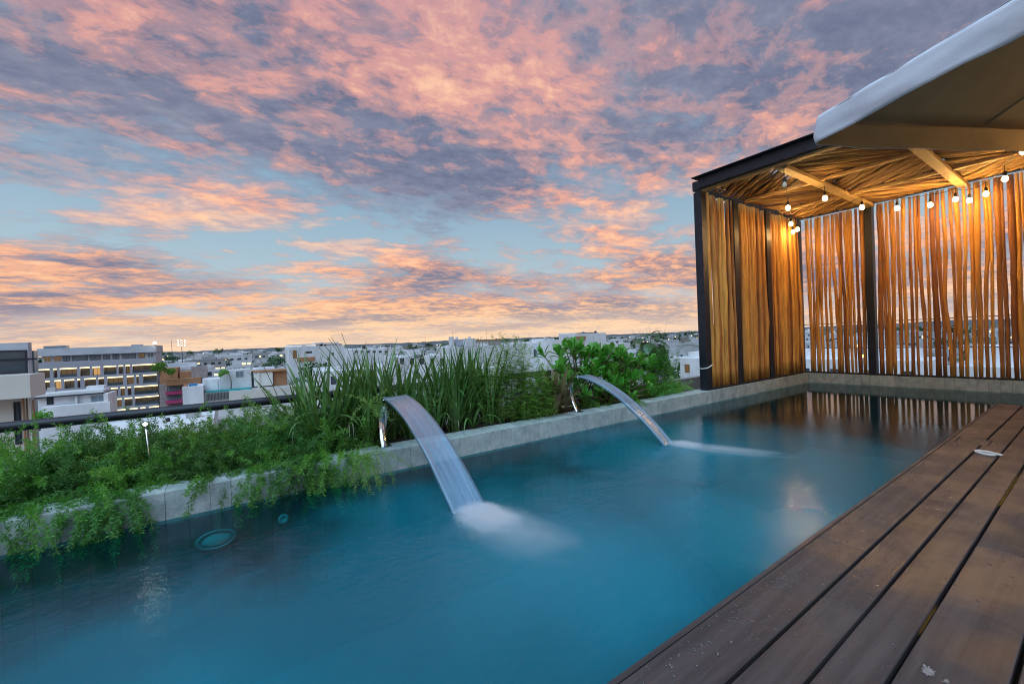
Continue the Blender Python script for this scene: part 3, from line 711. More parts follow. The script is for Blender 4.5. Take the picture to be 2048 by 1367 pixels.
def frond(mb, base, az, elev, L, droop, r_, plume=.045, leaf=.022, lw=.0042, nodes=26, per=5, taper=True):
    """one arching stem set with needle-like leaves"""
    p = Vector(base); d = Vector((math.cos(az) * math.cos(elev), math.sin(az) * math.cos(elev), math.sin(elev))); pts = [p.copy()]
    st = L / nodes
    for i in range(nodes):
        d = (d + Vector((r_.uniform(-.05, .05), r_.uniform(-.05, .05), -droop / nodes))).normalized(); p = p + d * st; pts.append(p.copy())
    for i in range(1, nodes + 1):
        t = i / nodes; q = pts[i]; tg = (pts[i] - pts[i - 1]).normalized()
        env = (min(1, t * 3.0) * (1.05 - t) ** .5) if taper else 1
        a = tg.orthogonal().normalized(); b = tg.cross(a)
        for k in range(per):
            th = r_.uniform(0, 6.283); out = (a * math.cos(th) + b * math.sin(th)); dr = (out * r_.uniform(.7, 1.0) + tg * r_.uniform(.35, .8)).normalized()
            ln = plume * env * r_.uniform(.6, 1.15); s0 = q - tg * st * r_.random()
            if ln < .006: continue
            # a short sprig: needles along it
            m = 2 if ln > leaf * 1.2 else 1
            for j in range(m):
                o = s0 + dr * ln * (j / m); dd = (dr + Vector((r_.uniform(-.6, .6), r_.uniform(-.6, .6), r_.uniform(-.5, .5)))).normalized() if j else dr
                sd = dd.cross(Vector((r_.uniform(-1, 1), r_.uniform(-1, 1), r_.uniform(-1, 1)))); 
                if sd.length < 1e-4: continue
                sd = sd.normalized() * lw * .5; ll = leaf * r_.uniform(.8, 1.2)
                mb.add([o - sd * .5, o + dd * ll * .5 - sd, o + dd * ll, o + dd * ll * .5 + sd], [(0, 1, 2, 3)])
    return pts
def stems(mb, pts, r): mb.tube(pts[::4] + [pts[-1]], [r * (1 - .7 * i / (len(pts[::4]))) for i in range(len(pts[::4]) + 1)], 4, cap=False)

def fern_bush(x, y, n, L, seed, label, m=None, hang=0, spread=1.0, plume=.052, leaf=.026, elevr=(15, 80), z=.14, per=6, group=None, nodes=26, lw=.0058, aimx=None):
    r_ = random.Random(seed); root = empty('asparagus_fern', (x, y, z)); tag(root, label, 'fern', group)
    lf, sm = MB(), MB()
    for i in range(n):
        h = i < hang
        az = r_.uniform(-.7, .7) if h else (r_.uniform(0, 6.283) if aimx is None else r_.gauss(aimx, .8)); el = R(r_.uniform(5, 40)) if h else R(r_.uniform(*elevr))
        b = (r_.gauss(0, .07) * spread + (.10 if h else 0), r_.gauss(0, .10) * spread, 0)
        pts = frond(lf, b, az, el, L * r_.uniform(.65, 1.15) * (1.3 if h else 1), r_.uniform(.5, 1.6) * (2.1 if h else 1), r_, plume, leaf, lw, nodes, per)
        stems(sm, pts, .0022)
    tag(lf.build('foliage', m or fern_m, root), kind='stuff'); tag(sm.build('stems', gstem_m, root), kind='stuff'); return root
FG = 'bushy ferns in the planter'
FL = 'bushy bright green fern in the planter below the dark handrail'
r2 = random.Random(21)
yy = -1.75; i = 0
while yy < .72:
    for xo in (-3.44, -3.66, -3.88):
        hang = 0
        if xo == -3.44: hang = 40 if (-.98 < yy < -.40) else (34 if .0 < yy < .75 else 5)
        tall = 1.0
        fern_bush(xo + r2.uniform(-.05, .05), yy + r2.uniform(-.06, .06), 42, (.33 if xo == -3.44 else .40) * r2.uniform(.85, 1.12), 500 + i, ('bright green fern trailing thickly over the stone kerb' if hang > 8 else 'bright green fern rooted along the edge of the stone kerb') if xo == -3.44 else 'bright green fern in the middle of the fern bed' if xo == -3.66 else 'bright green fern tucked right under the dark handrail', m=(fern_m, fern_d, fern_m, fern_d, fern_l)[i % 5] if xo != -3.44 else (fern_m, fern_d)[i % 2], hang=hang, group=FG, z=.15 if xo == -3.44 else .18, elevr=(0, 82)); i += 1
    yy += .235
fern_bush(-3.50, .80, 24, .40, 590, FL, group=FG, hang=3)
fern_bush(-3.16, .78, 26, .33, 611, 'sparse yellow-green fern hanging over the kerb left of the wide water sheet', fern_l, hang=26, plume=.035, leaf=.030, lw=.0032, per=3, z=.17, spread=.5, nodes=20)
fern_bush(-3.32, .93, 12, .20, 613, 'small pale green fern sprig poking out at the top of the steel spout', fern_l, plume=.03, leaf=.026, per=3, z=.50, spread=.25, elevr=(-10, 60), nodes=16)
# feathery fern right of the strap leaves
def feather(x, y, n, H, seed, label, m):
    r_ = random.Random(seed); root = empty('feathery_fern', (x, y, .14)); tag(root, label, 'fern'); lf, sm = MB(), MB()
    for i in range(n):
        az = r_.uniform(0, 6.283); h = H * r_.uniform(.55, 1.05); b = Vector((r_.gauss(0, .07), r_.gauss(0, .13), 0)); lean = r_.uniform(.05, .38)
        pts = [b + Vector((math.cos(az) * lean * h * t * t, math.sin(az) * lean * h * t * t, h * t)) for t in [k / 12 for k in range(13)]]
        sm.tube(pts, [.0028 * (1 - .8 * k / 12) for k in range(13)], 4, cap=False)
        for k in range(3, 40):
            t = k / 40; q = pts[int(t * 12)].lerp(pts[min(12, int(t * 12) + 1)], t * 12 % 1); th = r_.uniform(0, 6.283); bl = .19 * (1.05 - t) ** .7 * r_.uniform(.6, 1.1)
            dv = Vector((math.cos(th), math.sin(th), r_.uniform(.05, .5))).normalized(); side = Vector((-math.sin(th), math.cos(th), 0))
            for j in range(9):
                o = q + dv * bl * (j / 9) + Vector((0, 0, -.03 * (j / 9) ** 2))
                for s in (-1, 1):
                    dd = (dv * .7 + side * s * r_.uniform(.5, 1) + Vector((0, 0, r_.uniform(-.15, .3)))).normalized(); ll = .024 * r_.uniform(.7, 1.2)
                    up = dd.cross(Vector((r_.uniform(-.4, .4), r_.uniform(-.4, .4), 1))).normalized() * .0020
                    lf.add([o - up, o + dd * ll - up * .4, o + dd * ll + up * .4, o + up], [(0, 1, 2, 3)])
    tag(lf.build('foliage', m, root), kind='stuff'); tag(sm.build('stems', gstem_m, root), kind='stuff')
feather(-3.50, 2.36, 44, .86, 71, 'tall feathery fern with fine thread leaves beside the bronze plant', fern_l)
feather(-3.43, 2.58, 40, .60, 72, 'shorter feathery fern with yellow-green thread leaves beside the bronze plant', fern_l)
feather(-3.86, 1.35, 4, 1.02, 73, 'few thin dry plumes rising above the strap leaves', dead_m)
feather(-3.58, 4.92, 30, .72, 74, 'feathery fern in front of the dark front post', fern_m)
fern_bush(-3.46, 4.60, 30, .32, 621, 'low bushy fern on the kerb next to the dark front post', fern_m, hang=2)
fern_bush(-3.48, 4.95, 24, .30, 622, 'low loose fern at the foot of the dark front post', fern_l, per=4)
fern_bush(-3.50, 2.62, 26, .30, 623, 'low fern filling the soil beneath the feathery ferns', fern_m, hang=2)
fern_bush(-3.48, 4.20, 18, .22, 624, 'small low fern under the round-leaved shrub', fern_m, hang=1)

# strap-leaved clumps: every blade its own piece
def blade_mesh(seed, bend, W, mat, kink=False):
    r_ = random.Random(seed); n = 9; vs, fs = [], []; p = Vector((0, 0, 0)); a = R(r_.uniform(1, 6))
    tw = r_.uniform(-.5, .5)
    for i in range(n + 1):
        t = i / n; w_ = W * (min(1, .55 + t * 2.2)) * (1 - t ** 3.2) * .5 + .0004
        s = Vector((math.sin(tw * t), math.cos(tw * t), 0)); vs += [p + s * w_ + Vector((.003, 0, 0)), p + Vector((-.001, 0, 0)), p - s * w_ + Vector((.003, 0, 0))]
        a += bend / n * (1.6 * t + .2) + (R(75) if kink and i == 5 else 0); p = p + Vector((math.sin(a), 0, math.cos(a))) / n
    for i in range(n): q = i * 3; fs += [(q, q + 1, q + 4, q + 3), (q + 1, q + 2, q + 5, q + 4)]
    me = MB().add(vs, fs, 0, True).mesh('blade'); me.materials.append(mat); return me
bl_up = [blade_mesh(i, R(rnd.uniform(4, 26)), .050, blade_m) for i in range(9)]
bl_arc = [blade_mesh(20 + i, R(rnd.uniform(50, 120)), .050, blade_m) for i in range(7)]
bl_kink = [blade_mesh(30 + i, R(20), .048, blade_m, True) for i in range(3)]
bl_dead = [blade_mesh(40 + i, R(rnd.uniform(110, 220)), .020, dead_m) for i in range(6)]
SG = 'strap-leaved clumps in the planter'
def strap_clump(x, y, n, H, seed, lab):
    r_ = random.Random(seed); root = empty('strap_leaf_plant', (x, y, .14)); tag(root, lab, 'plant', SG)
    for i in range(n):
        u = r_.random(); me = r_.choice(bl_up if u < .48 else bl_arc if u < .78 else bl_dead if u < .91 else bl_kink)
        o = new('blade', me, None, root); L = H * (r_.uniform(.72, 1.08) if u < .48 else r_.uniform(.5, .9) if u < .95 else .8)
        if me in bl_dead: L *= .75
        o.scale = (L, max(.35, L * r_.uniform(.75, 1.05)) if L < .62 else .62 * r_.uniform(.8, 1.15), L)
        az = r_.uniform(0, 6.283); o.rotation_euler = (R(r_.uniform(-7, 7)), R(r_.uniform(1, 21)), az); rr = r_.uniform(.0, .075)
        o.location = (rr * math.cos(az), rr * math.sin(az), 0)
SLAB = 'tall green strap-leaved plant crowded behind the wide water sheet'; SLAB2 = 'strap-leaved plant at the back of its clump against the handrail'; SLAB3 = 'strap-leaved plant right behind the stone kerb'
k = 0
for x, y, H in ((-3.56, .60, .80), (-3.80, .82, .78), (-3.50, .95, .66), (-3.74, 1.08, .90), (-3.52, 1.30, .70), (-3.86, 1.38, .86), (-3.62, 1.52, .78), (-3.48, 1.72, .62), (-3.78, 1.72, .84), (-3.58, 1.92, .74), (-3.84, 2.05, .84), (-3.50, 2.10, .60), (-3.72, 2.22, .76), (-3.92, .52, .80), (-3.66, 2.00, .80), (-3.46, 1.50, .56), (-3.62, .78, .76), (-3.90, 1.12, .84), (-3.68, 1.80, .88), (-3.60, 1.18, .74)):
    strap_clump(x, y, 46, H, 800 + k, SLAB3 if x > -3.53 else SLAB2 if x < -3.76 else SLAB); k += 1
# three loose blades leaning over the kerb
lo = empty('strap_leaf_plant', (-3.40, 1.86, .15)); tag(lo, 'few long green blades leaning out over the stone kerb', 'plant')
for az, L, ty in ((R(-15), .50, 62), (R(20), .42, 58), (R(-40), .46, 66), (R(5), .34, 74), (R(50), .40, 66)):
    o = new('blade', bl_arc[int(L * 100) % 5], None, lo); o.scale = (L, L, L); o.rotation_euler = (0, R(ty - 28), az)

# bronze rosette
br = empty('bronze_rosette', at(1128, 826, 2, .15) + Vector((-.10, -.02, 0))); tag(br, 'bronze and green pointed-leaf rosette plant beside the hidden spout', 'plant')
def lance_mesh(seed, mat, W=.085, bend=40):
    r_ = random.Random(seed); n = 8; vs, fs = [], []; p = Vector((0, 0, 0)); a = R(2)
    for i in range(n + 1):
        t = i / n; w_ = W * math.sin(math.pi * min(1, .16 + t * .84)) ** .8 * .5 + .0005
        vs += [p + Vector((.012, w_, 0)), p, p + Vector((.012, -w_, 0))]; a += R(bend) / n * (.4 + t); p = p + Vector((math.sin(a), 0, math.cos(a))) / n
    for i in range(n): q = i * 3; fs += [(q, q + 1, q + 4, q + 3), (q + 1, q + 2, q + 5, q + 4)]
    me = MB().add(vs, fs, 0, True).mesh('leaf'); me.materials.append(mat); return me
lm = [lance_mesh(i, bronze_m, .15, 16 + 10 * i) for i in range(4)]
for i in range(46):
    o = new('leaf', lm[i % 4], None, br); az = i * 2.399; t = i / 46; L = .54 - .18 * t + rnd.uniform(-.04, .04)
    o.scale = (L, L, L); o.rotation_euler = (0, R(6 + 52 * t + rnd.uniform(-5, 5)), az); o.location = (rnd.gauss(0, .03), rnd.gauss(0, .05), -.0)

# round-leaved shrubs
def spoon_mesh(seed, mat, wr=.46, cup=.10):
    r_ = random.Random(seed); n = 7; vs, fs = [], []
    for i in range(n + 1):
        t = i / n; w_ = wr * .5 * (t ** .75) * (1 - t ** 7) * 1.15 + .008 if i < n else wr * .10
        z = cup * math.sin(t * 2.2) * .6; vs += [(t, w_, z + w_ * .28), (t, 0, z), (t, -w_, z + w_ * .28)]
    for i in range(n): q = i * 3; fs += [(q, q + 3, q + 4, q + 1), (q + 1, q + 4, q + 5, q + 2)]
    me = MB().add(vs, fs, 0, True).mesh('leaf'); me.materials.append(mat); return me
sp = [spoon_mesh(i, shrub_m, .44 + .05 * (i % 3), .08 + .12 * (i % 4)) for i in range(6)]
def shrub(x, y, tips, seed, label, Ls=.15):
    r_ = random.Random(seed); root = empty('round_leaf_shrub', (x, y, .14)); tag(root, label, 'shrub'); sm = MB(); cnt = 0
    for (dx, dy, dz) in tips:
        tip = Vector((dx, dy, dz)); sm.tube([(0, 0, 0), (dx * .35, dy * .35, dz * .45), (dx * .8, dy * .8, dz * .8), tip], [.014, .010, .007, .005], 6)
        axis = Vector((dx * .6 + r_.uniform(-.1, .1), dy * .6 + r_.uniform(-.15, .15), .75)).normalized(); a = axis.orthogonal().normalized(); b = axis.cross(a); n = 9
        for i in range(n):
            if cnt >= 298: break
            th = i * 2.399 + r_.random(); op = R(22 + 62 * (1 - i / n)) + r_.uniform(-.12, .12); d = (axis * math.cos(op) + (a * math.cos(th) + b * math.sin(th)) * math.sin(op)).normalized()
            o = new('leaf', r_.choice(sp), None, root); L = Ls * r_.uniform(.75, 1.15); o.scale = (L, L, L)
            zax = (axis - d * axis.dot(d)).normalized(); yax = zax.cross(d); M_ = Matrix((d, yax, zax)).transposed()
            o.rotation_euler = M_.to_euler(); o.location = tip - axis * .045 * (1 - i / n); cnt += 1
    sm.build('branches', stem_m, root)
def tipset(seed, n, ylo, yhi, ztop, zlow):
    r_ = random.Random(seed); out = []
    while len(out) < n:
        y = r_.uniform(ylo, yhi); u = (y - ylo) / (yhi - ylo); zt = ztop(u); z = r_.uniform(zlow, zt) if r_.random() < .6 else zt - abs(r_.gauss(0, .05)); x = r_.uniform(-.22, .20) if z > zt - .15 else r_.uniform(.0, .26)
        if all((x - a) ** 2 + (y - b) ** 2 + (z - c) ** 2 > .0095 for a, b, c in out): out.append((x, y, z))
    return out
shrub(-3.66, 3.50, tipset(5, 33, -.44, .36, lambda u: .68 - .10 * abs(u - .35), .20), 5, 'lush round-leaved green shrub beside the bronze rosette plant')
shrub(-3.62, 4.12, tipset(6, 33, -.44, .46, lambda u: .66 - .22 * u, .14), 6, 'lush round-leaved green shrub below the broad-leaved sapling')
shrub(-3.50, 3.78, tipset(8, 33, -.55, .60, lambda u: .40 - .06 * u, .05), 8, 'low round-leaved shrub filling the bed between the two taller ones', .13)
fern_bush(-3.45, 3.45, 20, .20, 631, 'small low fern behind the narrow water arc', fern_m, hang=1)
fern_bush(-3.45, 3.85, 20, .22, 632, 'small low fern in front of the low round-leaved shrub', fern_m, hang=1)
# broad-leaved sapling
def oval_mesh(seed, mat):
    r_ = random.Random(seed); n = 8; vs, fs = [], []
    for i in range(n + 1):
        t = i / n; w_ = .33 * math.sin(math.pi * (t * .93 + .05)) ** .8 + .004; z = -.55 * t * t; vs += [(t, w_, z + w_ * .30), (t, 0, z), (t, -w_, z + w_ * .30)]
    for i in range(n): q = i * 3; fs += [(q, q + 3, q + 4, q + 1), (q + 1, q + 4, q + 5, q + 2)]
    me = MB().add(vs, fs, 0, True).mesh('leaf'); me.materials.append(mat); return me
sap = empty('broad_leaf_sapling', (-3.85, at(1303, 700, 0, -3.85).y, .14)); tag(sap, 'slender sapling with large drooping dark leaves above the round-leaved shrub', 'sapling')
ztop = at(1300, 668, 0, -3.85).z - .14
MB().tube([(0, 0, 0), (.02, .01, .3), (-.01, -.02, .6), (.0, .0, ztop)], [.013, .011, .008, .004], 7).build('stem', stem_m, sap)
om = [oval_mesh(i, big_m) for i in range(4)]
for i in range(30):
    t = 1 - (i / 30) * .50; o = new('leaf', om[i % 4], None, sap); az = i * 2.399; L = (.11 if i < 4 else .17) * rnd.uniform(.85, 1.15) + .05 * (i / 30)
    o.scale = (L, L * 1.1, L); o.rotation_euler = (rnd.uniform(-.2, .2), R(-50 + 75 * min(1, i / 12) + rnd.uniform(-8, 8)), az); r_o = .03 + .06 * min(1, i / 10)
    o.location = (r_o * math.cos(az), r_o * math.sin(az), t * ztop)
tw = empty('twiggy_bush', (-3.8, 5.02, .14)); tag(tw, 'thin leafless twigs rising behind the fern by the front post', 'twigs'); tb = MB()
for i in range(60):
    az = rnd.uniform(0, 6.28); h = rnd.uniform(.45, .95); l = rnd.uniform(.05, .25); tb.tube([(rnd.gauss(0, .06), rnd.gauss(0, .12), 0), (l * .4 * math.cos(az), l * .5 * math.sin(az), h * .6), (l * math.cos(az), l * 1.2 * math.sin(az), h)], [.004, .003, .001], 4)
tag(tb.build('twigs', stem_m, tw), kind='stuff')
# spike light in the fern bed
sk = empty('spike_light', (-3.42, at(303, 905, 0, -3.42).y, .13)); tag(sk, 'small bright white garden spike light among the ferns', 'garden light')
p1 = at(291, 851, 0, -3.42) - sk.location
MB().tube([(0, 0, 0), tuple(p1)], .0045, 6).build('stake', steel_ss, sk)
hd = MB().lathe([(.010, -.018), (.016, -.012), (.017, .004), (.014, .008)], 12, p1 + Vector((0, 0, .01))).build('lamp_head', steel_ss, sk)
MB().ico(tuple(p1 + Vector((.012, 0, .012))), .011, 2).build('lens', emit('led_white', (.92, 1, .95), 9), sk)
l = bpy.data.lights.new('spike_glow', 'POINT'); l.energy = .15; l.color = (.9, 1, .9); l.shadow_soft_size = .02
lo_ = bpy.data.objects.new('spike_glow', l); COL.objects.link(lo_); lo_.parent = sk; lo_.location = p1 + Vector((.05, 0, .02))

# ------------------------------------------------------------------ the city
glass_d = mk('window_glass', (.035, .05, .065), (.07, .09, .11), .12, .4, vary=.3)
glass_b = mk('window_bluish', (.12, .17, .21), (.18, .24, .28), .2, .4, vary=.2)
room_m = emit('lit_room', (1.0, .58, .22), .55)
room2 = emit('lit_room_dim', (1.0, .66, .36), .12)
ledw = emit('led_lintel', (1.0, .80, .48), 1.7)
greyw = mk('grey_render', (.30, .31, .38), (.36, .37, .44), .8, .2, detail=6)
brownw = mk('terracotta_render', (.30, .15, .08), (.40, .21, .11), .85, .3, detail=6)
stonew = mk('stone_wall', (.24, .21, .22), (.38, .34, .34), .9, 1.6, detail=8, bump=.5)
beige = mk('beige_render', (.60, .58, .54), (.68, .66, .62), .8, .3)
magenta = mk('magenta_paint', (.36, .03, .13), (.44, .05, .17), .6, 1)
roofg = mk('roof_grey', (.40, .43, .50), (.52, .55, .62), .8, .4)
def wpx(px0, px1, D): a = at(px0, 720, 0, -D).y; b = at(px1, 720, 0, -D).y; return (a, b)
def zpx(px, py, D): return at(px, py, 0, -D).z
def part(par, x0, x1, y0, y1, z0, z1, name, m, b=0):
    l = par.location; mb = MB()
    mb.box(x0 - l.x, x1 - l.x, y0 - l.y, y1 - l.y, z0 - l.z, z1 - l.z); return mb.build(name, m, par)
def win(par, X, y0, y1, z0, z1, m, fm=None, mull=0):
    """window with a real frame standing 5 cm proud and the pane set inside it"""
    f = MB(); l = par.location; t = .07; q = lambda a, b, c, d: f.box(X - l.x, X + .06 - l.x, a - l.y, b - l.y, c - l.z, d - l.z)
    q(y0, y0 + t, z0, z1); q(y1 - t, y1, z0, z1); q(y0 + t, y1 - t, z0, z0 + t); q(y0 + t, y1 - t, z1 - t, z1)
    for i in range(mull): yy_ = y0 + (y1 - y0) * (i + 1) / (mull + 1); q(yy_ - .03, yy_ + .03, z0 + t, z1 - t)
    o = f.build('window', fm or steel_dk, par)
    MB().box(X + .005 - l.x, X + .03 - l.x, y0 + t - l.y, y1 - t - l.y, z0 + t - l.z, z1 - t - l.z).build('pane', m, o); return o

glass_w = mk('apartment_glass', (.075, .066, .055), (.14, .12, .095), .15, .5, vary=.3)
def apartment():
    D = 160; X = -D; yl = wpx(72, 72, D)[0]; yr = wpx(313, 313, D)[0]; a = empty('apartment_building', (X - 8, (yl + yr) / 2, GZ)); tag(a, 'long grey apartment building with glowing warm lintels over its windows', 'building')
    rows = [[(525, 705), (757, 815), (850, 1100), (1140, 1285), (1320, 1435), (1485, 1670), (1700, 1770), (1800, 1868), (1900, 2238)],
            [(560, 700), (765, 862), (905, 1055), (1097, 1140), (1198, 1365), (1400, 1485), (1530, 1755), (1812, 1912), (1950, 1985), (2045, 2245)],
            [(560, 640), (765, 862), (905, 1055), (1198, 1340), (1500, 1675), (1712, 1778), (1815, 1870), (1910, 2250)],
            [(560, 660), (765, 862), (905, 1055), (1198, 1340), (1610, 1725), (1765, 1880), (1915, 2255)],
            [(560, 660), (765, 862), (905, 1055), (1198, 1340), (1615, 1775), (1835, 1950), (1985, 2060), (2115, 2255)]]
    ztop = [-2.1, -5.2, -8.3, -11.4, -14.5]; H = 2.45; y_ = lambda c: wpx(c / 7.196, c / 7.196, D)[0]; r_ = random.Random(9)
    part(a, X - 16, X - 1.2, yl, yr, GZ, -2.0, 'wall', greyw)
    # spandrels and piers leave real openings
    zs = [-.45] + [q for z in ztop for q in (z, z - H)] + [GZ]
    for i in range(0, len(zs), 2): part(a, X - 1.19, X, yl, yr, zs[i + 1], zs[i], 'spandrel', greyw)
    for ri, ops in enumerate(rows):
        zt = ztop[ri] - .002; e = [yl] + [q for o_ in ops for q in (y_(o_[0]), y_(o_[1]))] + [yr]
        for i in range(0, len(e), 2):
            if e[i + 1] - e[i] > .05: part(a, X - 1.19, X - .03, e[i], e[i + 1], zt - H + .004, zt, 'pier', greyw)
        for o_ in ops:
            ya, yb = y_(o_[0]) + .02, y_(o_[1]) - .02; u = r_.random(); g = room_m if u < .05 else room2 if u < .25 else glass_w
            part(a, X - 1.10, X - .05, ya, yb, zt - .36, zt - .03, 'lintel_light', ledw)
            win(a, X - 1.18, ya, yb, zt - H + .03, zt - .40, g, mull=max(1, int((yb - ya) / 1.3)))
            if yb - ya > 2.5: part(a, X - .12, X - .06, ya, yb, zt - H + .01, zt - H + .8, 'balcony_glass', glass_d)
    # top floor: strip of windows under a pale roof band
    part(a, X - 16, X - 2.2, yl + .5, yr - .3, -1.99, 1.25, 'wall', roofg)
    yy_ = yl + .8
    while yy_ < yr - 2:
        wd = r_.choice((1.4, 2.2, 3.0)); win(a, X - 2.19, yy_, min(yy_ + wd, yr - .5), -.3, 1.1, glass_b if r_.random() < .8 else room2, whitep if r_.random() < .4 else steel_dk, 1); yy_ += wd + r_.uniform(.25, .6)
    part(a, X - 16.5, X - 1.0, yl, yr, 1.26, 3.25, 'roof', roofg)
    part(a, X - 8, X - 5, yl + .2, yl + 4.5, 3.26, 4.0, 'roof_unit', glass_b); part(a, X - 6, X - 4.5, yr - 6, yr - 3.5, 3.26, 3.7, 'roof_unit', greyw)
    f = part(a, X - 1.2, X - .8, yr - .5, yr - .1, 3.26, 3.7, 'floodlight', steel_dk); l = a.location
    MB().ico((X - .7 - l.x, yr - .3 - l.y, 3.9 - l.z), .42, 2).build('lamp', emit('flood', (1, .93, .75), 14), f)
apartment()

def near_left():
    D = 35; X = -D; a = empty('white_house', (X - 4, -11, GZ)); tag(a, 'pale house with a black-framed picture window and a jutting balcony', 'house')
    y1 = wpx(58, 58, D)[0]; y0 = y1 - 9
    zr, zb, zc_, = zpx(30, 683, D), zpx(30, 750, D), zpx(30, 797, D)
    part(a, X - 2.9, X - 2.3, y0, y1 - .62, zb - .3, zr, 'wall', roofg); win(a, X - 2.3, y0 + .2, wpx(44, 50, D)[0] - .4, zb + .05, zpx(30, 699, D), glass_d, steel_dk, 1)
    part(a, X - 2.31, X - 2.23, y0, wpx(44, 50, D)[0], zpx(30, 721, D), zpx(30, 717, D), 'transom', steel_dk)
    part(a, X - 3.6, X - 2.95, y1 - 1.2, y1 - .55, zb - .2, zpx(60, 700, D), 'side_window', glass_b)
    part(a, X - 2.4, X, y0, y1, zc_, zb, 'balcony', beige)
    part(a, X - 1.7, X - 1.0, y0, y1 - .5, GZ, zc_ - .002, 'wall', beige)
    ya, yb = wpx(8, 22, D); win(a, X - 1.0, ya, yb, zpx(30, 850, D) - 1.2, zpx(30, 806, D), glass_d, steel_dk)
    y = wpx(28, 28, D)[0]; c = 0
    while y < y1 - .05:
        part(a, X - .95, X - .88, y, y + .06, zc_ - 4, zc_ - .01 if y < y1 - .2 else zc_ - .2, 'slat', [brownw, stem_m, beige][c % 3]); y += .13; c += 1
near_left()
def white_mid():
    D = 60; X = -D; a = empty('white_house', (X - 4, -12.5, GZ)); tag(a, 'low white house with a flat roof below the apartment building', 'house')
    ya, yb = wpx(60, 212, D); z0, z1 = zpx(140, 793, D), zpx(140, 778, D)
    part(a, X - 4.5, X - 1.5, ya, yb, GZ, z0, 'wall', render_w); part(a, X - 4.6, X - 1.0, ya - .1, yb - .4, z0 + .002, z0 + .12, 'eave', steel_dk); part(a, X - 4.6, X - 1.05, ya - .1, yb - .5, z0 + .121, z1 - .35, 'roof', render_w)
    part(a, X - 4.4, X - 3.2, yb - 2.2, yb - .8, z1 - .349, z1, 'roof_hatch', render_w); part(a, X - 4.2, X - 3.6, yb - 5.2, yb - 4.6, z1 - .349, z1 + .1, 'vent', concrete)
    ca, cb2 = wpx(79, 93, D); win(a, X - 1.5, ca, cb2, zpx(86, 812, D), zpx(86, 798, D), glass_d, steel_dk)
    ca, cb2 = wpx(170, 200, D); win(a, X - 1.5, ca, cb2, zpx(185, 806, D), zpx(185, 793.5, D), glass_b, concrete, 1)
    ca, cb2 = wpx(139, 144, D); part(a, X - 1.49, X - 1.2, ca, cb2, zpx(142, 812, D), z0 - .01, 'pillar', render_w)
    ca, cb2 = wpx(78, 216, D); part(a, X - 1.48, X, ca, cb2, GZ, zpx(150, 809, D), 'terrace_wall', render_w)
    part(a, X - 1.4, X - .2, yb - .35, yb, GZ, zpx(222, 786, D), 'corner_wall', render_w)
white_mid()
def plant_pot(par_loc, h, label, lobes=70, m=None, w=.8):
    root = empty('leafy_tree', par_loc); tag(root, label, 'tree'); r_ = random.Random(int(h * 97)); lf = MB()
    for i in range(lobes * 5):
        d = Vector((r_.gauss(0, 1), r_.gauss(0, 1), r_.gauss(0, .8))).normalized() * (r_.random() ** .4); c = Vector((0, 0, h * .62)) + Vector((d.x * w, d.y * w, d.z * h * .4)); s = h * .09
        u = Vector((r_.uniform(-1, 1), r_.uniform(-1, 1), r_.uniform(-1, 1))).normalized(); v = u.orthogonal().normalized()
        lf.add([c - u * s, c + v * s * .5, c + u * s, c - v * s * .5], [(0, 1, 2, 3)])
    tag(lf.build('crown', m or fern_m, root), kind='stuff'); MB().tube([(0, 0, 0), (0.02, 0, h * .6)], [h * .03, h * .015], 6).build('trunk', stem_m, root)
plant_pot(at(79, 842, 0, -45) + Vector((0, 0, -.7)), 1.5, 'leafy tree beside the slatted screen of the pale house')
def brown_block():
    D = 150; X = -D; a = empty('terrace_building', (X - 8, -11, GZ)); tag(a, 'terracotta terraced building with magenta balcony fronts', 'building')
    ya, yb = wpx(314, 400, D)
    part(a, X - 14, X - 2, ya, yb, GZ, zpx(350, 768, D), 'wall', stonew)
    part(a, X - 3, X, wpx(330, 0, D)[0], yb, zpx(365, 769, D), zpx(365, 757, D), 'parapet', brownw)
    part(a, X - 12, X - 4, ya, wpx(352, 0, D)[0], zpx(350, 768, D) + .002, zpx(335, 737, D), 'wall', brownw)
    part(a, X - 12, X - 3, wpx(356, 0, D)[0], wpx(381, 0, D)[0], zpx(370, 757, D), zpx(370, 744, D), 'wall', brownw)
    part(a, X - 5, X - 2.5, wpx(380, 0, D)[0], wpx(413, 0, D)[0], zpx(390, 770, D) - 4, zpx(390, 733, D), 'stone_tower', stonew)
    for zt, zb in ((771, 783), (791, 801)):
        y0, y1 = wpx(330, 357, D); win(a, X - 2, y0, y1, zpx(345, zb, D), zpx(345, zt, D), glass_b, steel_dk, 3); part(a, X - 1.9, X - .6, y0 - .3, y1 + .6, zpx(345, zb + 6, D), zpx(345, zb, D), 'balcony_front', magenta)
    y0, y1 = wpx(330, 357, D); win(a, X - 2, y0, y1, zpx(345, 822, D), zpx(345, 811, D), glass_b, steel_dk, 3); part(a, X - 1.9, X - .6, y0 - .3, y1 + .6, zpx(345, 829, D), zpx(345, 822, D), 'balcony_front', magenta)
brown_block()
for px, py, h, q in ((320, 752, 4, 'small green tree on the terracotta terrace'), (342, 754, 2.6, 'low green shrub on the terracotta terrace')): plant_pot(at(px, py, 0, -148), h, q, 60, w=h * .45)
